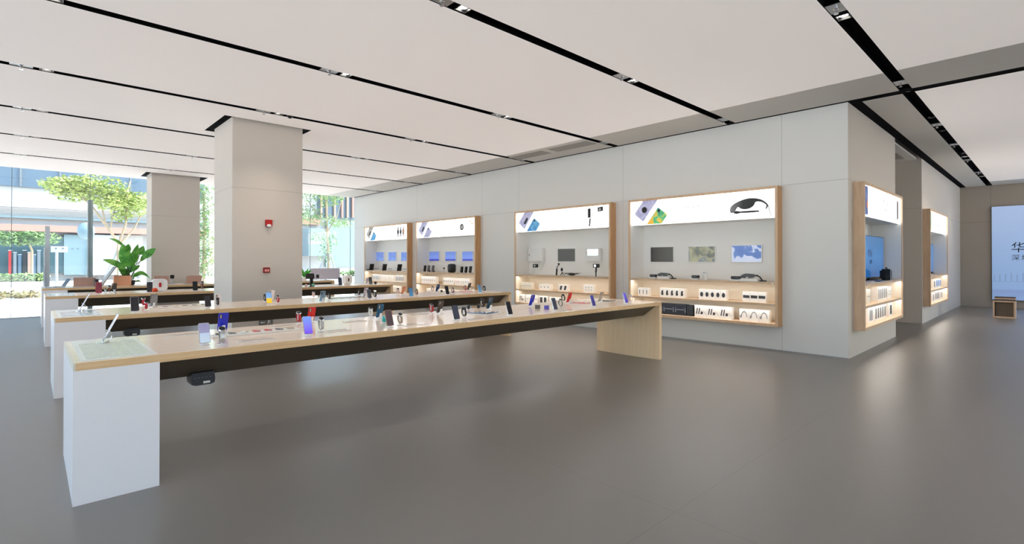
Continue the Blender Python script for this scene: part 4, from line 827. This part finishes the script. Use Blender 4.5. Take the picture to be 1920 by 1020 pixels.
# earphone cabinet's top shelf
for k, (px, tall) in enumerate(((796, .15), (803, .15), (811, .15), (865, .13), (873, .13), (881, .14))):
    t = onshelf(c2, px, 1, .2, 'portable_speaker', '%s of three slim black speakers at the %s of the earphone sign cabinet' % (place(k % 3, 3), 'left' if k < 3 else 'right'), 'speaker')
    R = Matrix.Rotation(math.radians(12), 4, 'Y'); MB().rrect(.06, tall+.05, .01, -.03, .03, 'Y', (0, (tall+.05)/2+.015), R).build('body', 'plastic_black' if k != 1 and k != 2 else 'grey_print', t); B(-.04, .05, -.04, .04, 0, .008).build('base', 'white_plastic', t)
    if k in (1, 2): MB().ball((.12, -.03, .03), .03, .03, .028).build('charging_dock', 'plastic_black', t, smooth=True)
t = onshelf(c2, 847, 1, .22, 'round_speaker', 'large rounded black speaker in the middle of the earphone sign cabinet', 'speaker'); MB().lathe([(.07, 0), (.115, .02), (.13, .06), (.13, .2), (.115, .25), (.06, .27)], 22).build('body', 'plastic_black', t, smooth=True); MB().disc(.05, .27, .275).build('control_ring', 'chrome', t)
t = onshelf(c2, 833, 1, .2, 'smartwatch', 'small watch on a low stand left of the rounded black speaker', 'watch'); MB().tube([(-.02, 0, .006), (0, 0, .12)], .01).build('stand', 'steel', t); MB().disc(.03, -.02, 0, 'Y', (0, .13)).build('case', 'plastic_black', t)
# watch cabinet's top shelf
for k, px in enumerate((696, 720, 748)):
    t = onshelf(c1, px, 1, .2, 'display_prop', '%s of three leaning black tablets in the watch sign cabinet' % place(k, 3), 'tablet'); R = Matrix.Rotation(math.radians(16), 4, 'Y'); MB().rrect(.035, .24, .006, -.08, .08, 'Y', (0, .13), R).build('panel', 'plastic_black', t); B(-.06, .06, -.06, .06, 0, .008).build('base', 'white_plastic', t)
    for q in range(4):
        t = onshelf(c1, px+5+q*3.0, 1, .16, 'smartwatch', '%s of four small watches right of the %s leaning tablet, watch sign cabinet' % (place(q, 4), place(k, 3)), 'watch'); MB().tube([(0, 0, 0), (0, 0, .07)], .006, 6).build('stand', 'steel', t); MB().disc(.02, -.012, 0, 'Y', (0, .075), 12).build('case', 'grey_print', t)
t = onshelf(c1, 689, 1, .12, 'keyboard', 'black flat keyboard at the left end of the watch sign cabinet', 'keyboard'); MB().box(-.08, .08, -.05, .05, .01, .03).build('body', 'plastic_black', t); B(-.07, .07, -.04, .04, .03, .034).build('keys', 'blackgloss', t)
# boxes, headset sign cabinet
boxes(c4, 2, 1196, 1216, .165, 3, 'pin', 'white pin print'); boxes(c4, 2, 1237, 1283, .18, 5, 'bud', 'white camera print'); boxes(c4, 2, 1310, 1361, .19, 5, 'puck', 'white oval print'); boxes(c4, 2, 1392, 1436, .18, 3, 'bar', 'white bar print', cz=.5)
boxes(c4, 3, 1222, 1287, .22, 3, 'frame', 'black', body='box_black', pr='print_light'); boxes(c4, 3, 1288, 1299, .215, 3, 'line', 'narrow black edge-on', body='box_black', pr='box_print')
boxes(c4, 3, 1302, 1372, .225, 3, 'tools', 'white tool print'); boxes(c4, 3, 1386, 1442, .21, 3, 'arc', 'white arc print', pr='box_grey_print')
# camera sign cabinet
boxes(c3, 2, 977, 997, .17, 3, 'stripe', 'pale plain', body='box_pale', pr='box_grey_print'); boxes(c3, 2, 1011, 1031, .15, 3, 'dot', 'white round print', pr='box_grey_print'); boxes(c3, 2, 1047, 1064, .155, 1, 'two', 'white twin black print'); boxes(c3, 2, 1094, 1113, .18, 1, 'dots', 'white six dot print')
boxes(c3, 3, 971, 984, .2, 1, 'tools', 'white cable print'); boxes(c3, 3, 986, 1007, .2, 3, 'stripe', 'white key print'); boxes(c3, 3, 1011, 1026, .19, 2, 'line', 'dark square print', pr='box_print'); boxes(c3, 3, 1030, 1048, .18, 2, 'dot', 'white ring print'); boxes(c3, 3, 1080, 1134, .17, 4, 'stripe', 'pale low', body='box_pale', pr='box_grey_print')
# earphone sign cabinet
cols = ['grey_print', 'grey_print', 'grey_print', 'box_print', 'print_red', 'print_red', 'print_red']
boxes(c2, 2, 790, 817, .22, 7, 'dot', 'white coloured earbud print', pcols=cols); boxes(c2, 2, 831, 850, .21, 5, 'dot', 'white black earbud print'); boxes(c2, 2, 853, 880, .20, 6, 'dot', 'white pastel print', pcols=['print_red', 'print_red', 'box_pale', 'box_grey_print', 'print_blue', 'print_blue'])
boxes(c2, 3, 800, 880, .19, 6, 'stripe', 'pale wide', body='box_pale', pr='box_grey_print')
# watch sign cabinet
boxes(c1, 2, 698, 712, .22, 5, 'line', 'white grey watch print', pr='box_grey_print'); boxes(c1, 2, 714, 739, .21, 8, 'line', 'pale slim watch print', pr='box_pale', gap=.008); boxes(c1, 2, 742, 757, .22, 5, 'line', 'white slim bracelet print', pr='box_grey_print'); boxes(c1, 3, 705, 752, .19, 5, 'stripe', 'pale wide', body='box_pale', pr='box_grey_print')
# corner cabinet: upright television, camera bag, tablets
def tv(c, px0, px1, dep, z0, z1, label, txt=True, th=.05):
    p, q = WP(c, dep, px0, 500), WP(c, dep, px1, 500); x0, x1 = max(lx(c, p), .06), lx(c, q); X, Y = wpos(c, (x0+x1)/2, dep); hw = (x1-x0)/2
    t = thing('television', label, 'television', (X, Y, SHZ[1]+.001), c.rz); z0 -= SHZ[1]; z1 -= SHZ[1]
    MB().rrect(hw*2, z1-z0, .01, 0, th, 'Y', (0, (z0+z1)/2)).build('frame', 'plastic_black', t); s_ = B(-hw+.015, hw-.03, -.004, 0, z0+.015, z1-.015).build('screen', ramp_mat('tv_blue_%d' % c.i, [(0, rgb(40, 100, 170)), (.5, rgb(50, 120, 185)), (1, rgb(44, 110, 170))], axis='Z', kind='g', emit=.35, rough=.12), t)
    if txt: text('screen_text', '华为', .16, mat('text_navy', rgb(16, 24, 84), .4), s_, (0, -.005, (z0+z1)/2+.05), (PI/2, 0, 0), .0005); text('screen_text', '深圳', .09, 'text_navy', s_, (.05, -.005, (z0+z1)/2-.1), (PI/2, 0, 0), .0005)
    MB().box(-hw*.5, hw*.5, -.04, .12, 0, .012).box(-.03, .03, .0, .04, .01, z0+.02).build('base', 'plastic_black', t)
tv(c5, 1600, 1657, .30, 1.22, 2.02, 'tall screen with plain blue picture and dark writing in the corner cabinet'); tv(c6, 1740, 1757, .33, 1.22, 2.02, 'narrow blue screen seen side on in the far side cabinet', False, .1)
t = onshelf(c5, 1662, 1, .12, 'camera_bag', 'rounded black speaker like bag on the top shelf of the corner cabinet', 'bag'); MB().box(-.16, .12, -.07, .08, 0, .21).build('body', 'rubber_black', t, bevel=.03, smooth=True); MB().box(.12, .19, -.05, .06, 0, .12).build('side_pouch', 'rubber_black', t, bevel=.02, smooth=True); MB().rrect(.08, .2, .02, -.10, -.02, 'Y', (-.2, .11)).build('front_unit', 'plastic_black', t); MB().tube([(-.08, 0, .2), (-.06, 0, .235), (.04, 0, .235), (.06, 0, .2)], .008, 6).build('handle', 'rubber_black', t)
t = onshelf(c5, 1632, 1, .06, 'tablet', 'flat white tablet lying at the front left of the corner cabinet', 'tablet'); MB().box(-.15, .15, -.04, .06, 0, .014).build('body', 'white_plastic', t, bevel=.004); B(-.14, .14, -.035, .055, .0141, .015).build('screen', SCR['light'], t)
t = onshelf(c5, 1649, 1, .06, 'tablet', 'flat blue grey tablet lying before the black bag in the corner cabinet', 'tablet'); MB().box(-.14, .14, -.04, .06, 0, .014).build('body', BODY['navy'], t, bevel=.004); B(-.13, .13, -.035, .055, .0141, .015).build('screen', SCR['slate'], t)
boxes(c5, 2, 1625, 1632, .24, 1, 'stripe', 'cream tall', body='box_pale', pr='grey_print'); boxes(c5, 2, 1646, 1663, .25, 5, 'line', 'grey striped', pr='box_grey_print'); boxes(c5, 2, 1665, 1671, .23, 1, 'dots', 'white barcode print', pr='grey_print')
boxes(c5, 3, 1628, 1638, .26, 1, 'line', 'white broad grey print', pr='box_grey_print'); boxes(c5, 3, 1640, 1661, .255, 5, 'line', 'white grey striped', pr='grey_print', gap=.02); boxes(c5, 3, 1667, 1673, .25, 1, 'line', 'white black bar print', pr='box_print')
boxes(c6, 2, 1750, 1754, .22, 1, 'line', 'grey blue', pr='box_grey_print'); boxes(c6, 2, 1755, 1764, .23, 3, 'line', 'blue striped', pr='print_blue'); boxes(c6, 3, 1748, 1752, .22, 1, 'line', 'pale grey', pr='box_grey_print'); boxes(c6, 3, 1753, 1761, .25, 3, 'line', 'grey striped', pr='grey_print'); boxes(c6, 3, 1763, 1771, .22, 2, 'line', 'cream striped', pr='box_grey_print')
# rear: video wall and display stools
t = thing('video_wall', 'large pale blue video wall with dark writing on the far wall', 'screen', (XD-.001, 1.44, .25), -PI/2)
MB().box(0, 5.0, -.06, 0, 0, 3.09).build('cabinet', 'plastic_black', t)
vs = B(.01, 4.99, -.064, -.06, .01, 3.08).build('screen', ramp_mat('wall_blue', [(0, rgb(150, 180, 225)), (.1, rgb(140, 166, 214)), (.12, rgb(150, 182, 226)), (.5, rgb(156, 186, 228)), (1, rgb(176, 198, 236))], axis='Z', kind='g', emit=.28, rough=.3), t)
mat('wall_text', rgb(24, 40, 66), .5); mat('skyline', rgb(142, 170, 214), .5, emit=.2)
text('screen_text', '华为', .36, 'wall_text', vs, (.46, -.066, 1.70), (PI/2, 0, 0), .001, 'LEFT', 1.9); text('screen_text', '深圳', .2, 'wall_text', vs, (.47, -.066, 1.38), (PI/2, 0, 0), .001, 'LEFT', 1.3)
mb = MB(); rnd = random.Random(5)
for k in range(36): x = .05+k*.135; hh = rnd.uniform(.02, .3); mb.box(x, x+.03, -.066, -.064, .62, .62+hh)
mb.box(.02, 4.95, -.066, -.064, .6, .615); mb.build('skyline_picture', 'skyline', vs)
for (x, y, lab) in ((19.1, 1.16, 'oak framed cube stool in front, before the pale blue video wall'), (20.6, 1.22, 'oak framed cube stool behind the front one, before the video wall')):
    t = thing('cube_stool', lab, 'stool', (x, y, 0), -PI/2, 'cube stools by the video wall'); L_ = .44; hh = .46; a = .035
    mb = MB(); mb.box(0, L_, 0, .42, 0, a); mb.box(0, L_, 0, .42, hh-a, hh); mb.box(0, a, 0, .42, a, hh-a); mb.box(L_-a, L_, 0, .42, a, hh-a); mb.build('frame', 'oak_frame', t)
    B(a, L_-a, .04, .40, a, hh-a).build('cushion_core', mat('taupe_fabric', rgb(104, 92, 80), .8, noise=.15), t); B(a, a+.012, .01, .04, a, hh-a).build('inner_edge', 'black', t); B(.0, L_, 0, .42, hh, hh+.02).build('seat_pad', mat('pad_dark', rgb(66, 44, 40), .6), t)
# ------------------------------------------------------------------ outside the glass
struct('ground', B(-120, 160, YG+.05, 260, -.3, -.10), mat('pavement', rgb(214, 214, 212), .8, noise=.06, nscale=.6))
struct('ground', B(-60, X0-.05, -60, YG+.05, -.3, -.10), 'pavement'); struct('ground', B(X0-.05, 60, -60, Y0-.2, -.3, -.10), 'pavement')
struct('threshold', B(X0-.3, XA+.4, YG+.02, YG+.5, -.12, -.02), mat('granite', rgb(190, 190, 188), .6))
def zy(Y, px, py): return at('Y', Y, px, py)
def xz(Y, a, b): p, q = at('Y', Y, *a), at('Y', Y, *b); return min(p.x, q.x), max(p.x, q.x), min(p.z, q.z), max(p.z, q.z)
mat('glass_blue', rgb(66, 88, 108), .3, .2); mat('glass_pale', rgb(104, 128, 138), .3, .1); mat('glass_teal', rgb(50, 76, 84), .3, .2); mat('facade_white', rgb(150, 155, 160), .7); mat('facade_pink', rgb(146, 112, 102), .7); mat('mullion_grey', rgb(84, 96, 106), .5); mat('concrete', rgb(150, 152, 152), .8)
# glazed office block across the street
BY = 55.0
t = thing('office_building', 'glazed office building across the street with a pink band above its ground floor', 'building', (-20, BY, -.1))
def part(nm, m, a, b, dy0=0, dy1=3, zz=None, xx=None):
    x0, x1, z0, z1 = xz(BY, a, b)
    if zz: z0, z1 = zz
    if xx: x0, x1 = xx
    o = B(x0+20, x1+20, dy0, dy1, z0+.1, z1+.1).build(nm, m, t); return o
part('tower_body', 'facade_white', (-60, 290), (268, 515), .5, 14, zz=(-.1, 26), xx=(-42, 12.0))
part('upper_glazing', 'glass_blue', (-60, 250), (268, 384), .2, .6, zz=(7.3, 25), xx=(-42, 12.0)); part('slab_band', 'facade_white', (-60, 384), (268, 400), -.3, .4, xx=(-42, 12.0))
part('middle_glazing', 'glass_pale', (-60, 400), (268, 418), .1, .5, xx=(-42, 12.0)); part('pink_band', 'facade_pink', (-60, 418), (268, 440), -.8, .4, xx=(-42, 12.0))
part('shop_glazing', 'glass_teal', (-60, 440), (120, 512), 0, .5, xx=(-42, xz(BY, (120, 440), (165, 500))[0])); part('white_pier', 'facade_white', (165, 440), (222, 515), -.3, .5)
part('grey_pier', 'glass_pale', (120, 440), (165, 515), -.1, .5); part('shop_wall', 'concrete', (222, 440), (268, 515), 0, .5)
mb = MB()
for k in range(24): x = -20+2.3*k-2; mb.box(x, x+.12, .05, .25, 7.4, 25)
for k in range(8): mb.box(-22, 34.5, .05, .22, 9.5+2.1*k, 9.6+2.1*k)
mb.build('mullions', 'mullion_grey', t)
rnd = random.Random(11)
for k in range(5): x = -8+k*2.6; w_ = part('window', 'glass_blue' if k % 2 else 'mullion_grey', (0, 0), (1, 1), -.02, .1, zz=(9.7+2.1*(k % 3), 11.4+2.1*(k % 3)), xx=(x, x+2.0))
# things seen in the shop opposite
for k in range(7):
    x0, x1, z0, z1 = xz(BY-1, (16+k*9, 470+(k % 3)*4), (22+k*9, 499)); c = ['red_dark', 'mullion_grey', 'glass_blue', 'plastic_black', 'facade_pink', 'glass_blue', 'mullion_grey'][k]
    q = thing('display_rack', '%s of seven dark racks behind the shop glazing across the street' % place(k, 7), 'rack', ((x0+x1)/2, BY-1, -.1)); B(-(x1-x0)/2, (x1-x0)/2, 0, .4, 0, z1+.1).build('goods', c, q); B(-(x1-x0)/2-.03, (x1-x0)/2+.03, -.02, .42, z1+.1, z1+.16).build('top_rail', 'steel', q)
# pale building behind the right-hand panes
BY = 60.0
t = thing('apartment_building', 'pale building with brown vertical fins seen through the panes right of the big column', 'building', (20, BY, -.1))
def part2(nm, m, a, b, dy0=0, dy1=3, ztop=None): x0, x1, z0, z1 = xz(BY, a, b); B(x0-20, x1-20, dy0, dy1, z0+.1, (ztop or z1)+.1).build(nm, m, t)
part2('body', 'facade_white', (500, 420), (720, 540), .5, 12, 11.5); part2('glazing', 'glass_blue', (598, 408), (668, 360), .2, .6, 12); part2('canopy', 'glass_pale', (560, 480), (612, 432), -3, 0)
for k, px in enumerate((601, 611, 626, 640, 650, 660)): part2('fin', 'facade_pink' if k % 2 else mat('fin_brown', rgb(150, 128, 112), .7), (px, 408), (px+3, 350), -.1, .3, 12)
part2('ground_glazing', 'glass_pale', (612, 415), (668, 500), .1, .55); part2('left_wing', 'facade_pink', (560, 420), (600, 395), .0, .5, 6.5)
part2('tower', 'facade_white', (366, 500), (402, 300), 2, 10, 20)
# low planters and ground cover
def leaves(mb, c, rx, ry, rz, n, s, rnd):
    for _ in range(n):
        while True:
            x, y, z = (rnd.uniform(-1, 1) for _ in range(3))
            if x*x+y*y+z*z < 1: break
        p = Vector((c[0]+x*rx, c[1]+y*ry, c[2]+z*rz)); a = Vector((rnd.uniform(-1, 1), rnd.uniform(-1, 1), rnd.uniform(-.5, .5))).normalized(); b = a.cross(Vector((rnd.uniform(-.4, .4), rnd.uniform(-.4, .4), 1))).normalized()
        q = s*rnd.uniform(.6, 1.3); mb.add([p-a*q, p-b*q*.5, p+a*q, p+b*q*.5], [(0, 1, 2, 3)])
LG = ramp_mat('tree_leaf', [(0, rgb(104, 130, 58)), (.5, rgb(140, 160, 84)), (1, rgb(166, 180, 108))], .8, rough=.7)
LG2 = ramp_mat('tree_leaf_green', [(0, rgb(80, 116, 70)), (.5, rgb(112, 146, 90)), (1, rgb(146, 166, 112))], .8, rough=.7)
BARK = mat('bark_pale', rgb(150, 136, 116), .9, noise=.15, nscale=5)
def bed(x0, x1, y0, y1, z, h, label, n, lm, kerb='concrete', s=.12):
    q = thing('planting_bed', label, 'plants', ((x0+x1)/2, (y0+y1)/2, -.1)); w_, d_ = (x1-x0)/2, (y1-y0)/2; B(-w_, w_, -d_, d_, 0, z).build('kerb', kerb, q)
    mb = MB(); r = random.Random(int(x0*10)); 
    for _ in range(n): leaves(mb, (r.uniform(-w_, w_)*.95, r.uniform(-d_, d_)*.9, z+h*.4), .25, .25, h*.6, 10, s, r)
    o = mb.build('plants', lm, q); 
xa, xb = at('Y', 31, 22, 560).x, at('Y', 31, 77, 560).x
bed(xa-4, xb, 28.8, 33.5, .06, .22, 'low strip of brownish ground cover on the white pavement outside the left panes', 260, ramp_mat('ground_cover', [(0, rgb(150, 128, 96)), (.5, rgb(170, 160, 120)), (1, rgb(130, 140, 90))], 2, rough=.8), 'granite')
xa, xb = at('Y', 44, 20, 510).x, at('Y', 44, 88, 510).x
bed(xa-1, xb, 43.5, 45, .35, .5, 'clipped green hedge before the shop across the street', 160, LG2, s=.14)
xa, xb = at('Y', 30, 562, 510).x, at('Y', 30, 643, 510).x
bed(xa, xb+2, 27.7, 28.6, .75, .35, 'raised white planter with low plants outside the right-hand panes', 110, LG2, 'facade_white')
def tree(base, joints, crowns, n, s, lm, label, r0=.12, stakes=True, stake_r=1.0):
    q = thing('tree', label, 'tree', base); tr = MB(); b0 = Vector(base)
    for path, r in joints:
        pts = [Vector(p)-b0 for p in path]; tr.tube(pts, [r*(1-.5*i/(len(pts)-1)) for i in range(len(pts))], 8)
    tr.build('trunk', BARK, q, smooth=True); mb = MB(); rr = random.Random(len(label))
    for (c, rx, ry, rz) in crowns: leaves(mb, Vector(c)-b0, rx, ry, rz, int(n*rx*rz), s, rr)
    mb.build('foliage', lm, q)
    if stakes:
        for k in range(3):
            a = 2*PI*k/3+.4; MB().tube([(stake_r*math.cos(a), stake_r*math.sin(a), 0), (.12*math.cos(a), .12*math.sin(a), 2.1)], .045, 6).build('support_stake', 'facade_white', q)
def Q(Y, px, py): return at('Y', Y, px, py)
Yt = 30.0
f0 = Q(Yt, 225, 470); base = (f0.x, Yt, -.1)
cr = []
for (px, py, rx, rz, dy) in ((125, 352, 1.0, .5, 0), (150, 345, 1.3, .5, .6), (180, 352, 1.3, .65, -.5), (205, 365, 1.2, .6, .4), (110, 348, .8, .35, -.6), (230, 378, 1.1, .5, .5), (252, 388, 1.0, .6, 0), (262, 372, .8, .5, .8), (205, 385, .7, .4, -.8), (228, 405, .5, .35, 0), (140, 362, .8, .4, .9)):
    p = Q(Yt, px, py); cr.append(((p.x, Yt+dy, p.z), rx*.92, 1.0, rz*.85))
def br(*pp): return [tuple(Q(Yt, a, b)) for a, b in pp]
tree(base, [([base]+br((222, 480), (222, 452)), .10), (br((222, 455), (200, 425), (175, 390), (140, 356)), .055), (br((222, 455), (198, 420), (188, 375)), .05), (br((224, 455), (236, 420), (238, 365), (244, 340)), .055), (br((224, 458), (250, 432), (266, 400)), .05), (br((205, 432), (215, 395), (205, 370)), .035)],
     cr, 1500, .095, LG, 'pale green tree with flat layered crown across the pavement outside the left panes')
Yt = 30.0; f0 = Q(Yt, 616, 490); base = (f0.x, Yt, -.1); cr = []
for (px, py, rx, rz, dy) in ((575, 365, .9, .6, 0), (592, 352, 1.0, .6, .5), (610, 372, 1.0, .8, -.4), (630, 362, 1.1, .6, .4), (645, 352, .8, .4, 0), (585, 395, .9, .6, .6), (605, 412, .9, .5, 0), (632, 418, .9, .35, -.6), (646, 422, .6, .3, .4), (572, 410, .5, .5, 0), (600, 445, .5, .4, .3), (622, 455, .5, .7, .5), (615, 480, .4, .6, .3)):
    p = Q(Yt, px, py); cr.append(((p.x, Yt+dy, p.z), rx*.85, .9, rz*.8))
tree(base, [([base]+br((616, 490), (614, 440), (612, 400), (608, 350)), .09), (br((614, 440), (598, 405), (576, 375)), .04), (br((614, 435), (632, 405), (645, 360)), .04)], cr, 900, .09, LG2, 'green street tree on white tripod stakes outside the right-hand panes')
Yt = 34.0; f0 = Q(Yt, 382, 500); base = (f0.x, Yt, -.1); cr = []
for (px, py, rx, rz) in ((381, 352, .8, .9), (384, 385, .8, 1.0), (379, 420, .7, 1.0), (384, 455, .6, .9), (380, 488, .6, .8), (383, 510, .5, .4)): p = Q(Yt, px, py); cr.append(((p.x, Yt, p.z), rx, .8, rz))
tree(base, [([base]+br((382, 480), (383, 420), (382, 360)), .10), (br((383, 470), (377, 500), (375, 520)), .04), (br((383, 470), (389, 500), (391, 520)), .04)], cr, 900, .09, LG2, 'slim green tree seen in the gap between the two columns', stakes=False)
Yt = 46.0; f0 = Q(Yt, 60, 470); base = (f0.x, Yt, -.1); cr = []
for px in (5, 20, 40, 60, 80): p = Q(Yt, px, 447); cr.append(((p.x, Yt, p.z), 1.0, .8, .5))
tree(base, [([base]+br((60, 470), (50, 445)), .09), (br((55, 455), (20, 447)), .05), (br((58, 455), (80, 446)), .05)], cr, 700, .12, LG2, 'dark green tree before the shop below the pink band', stakes=False)
# posts and signs
p = Q(33, 106, 530); q = thing('street_sign', 'white rectangular direction sign on a thin pole outside the left panes', 'sign', (p.x, 33, -.1)); x0, x1, z0, z1 = xz(33, (95, 473), (127, 462))
MB().tube([(0, 0, 0), (0, 0, z0+.1)], .06, 10).build('pole', 'facade_white', q); B(x0-p.x, x1-p.x, -.03, .03, z0+.1, z1+.1).build('board', 'facade_white', q)
mb = MB(); [mb.box(x0-p.x+a, x0-p.x+a+.07, -.035, -.03, z0+.25, z0+.32) for a in (.15, .4, .75, .95)]; mb.build('lettering', 'mullion_grey', q)
p = Q(28, 161, 433); q = thing('street_lamp', 'street lamp with a large pale round head outside the left panes', 'lamp', (p.x+.12, 28, -.1)); MB().tube([(0, 0, 0), (0, 0, p.z+.3)], .06, 10).build('pole', 'mullion_grey', q); MB().ball((-.12, -.1, p.z+.1), .3, .16, .36).build('lamp_head', 'glass_pale', q, smooth=True)
struct('ground', B(-60, 90, 47, 47.4, -.1, .03), 'granite')
# view out of the glass at the left and behind: plain blocks opposite
for (x, y, sx, sy, h, lab) in ((-48, 0, 10, 60, 16, 'plain pale office block beyond the left facade'), (0, -50, 70, 12, 14, 'plain pale office block beyond the rear facade')):
    t = thing('office_building', lab, 'building', (x, y, -.1)); B(-sx/2, sx/2, -sy/2, sy/2, 0, h).build('body', 'facade_white', t); mb = MB()
    for k in range(int(h/3.5)): 
        if sx < sy: mb.box(sx/2, sx/2+.05, -sy/2+1, sy/2-1, 1+3.5*k, 3.2+3.5*k)
        else: mb.box(-sx/2+1, sx/2-1, sy/2, sy/2+.05, 1+3.5*k, 3.2+3.5*k)
    mb.build('windows_band', 'glass_blue', t)
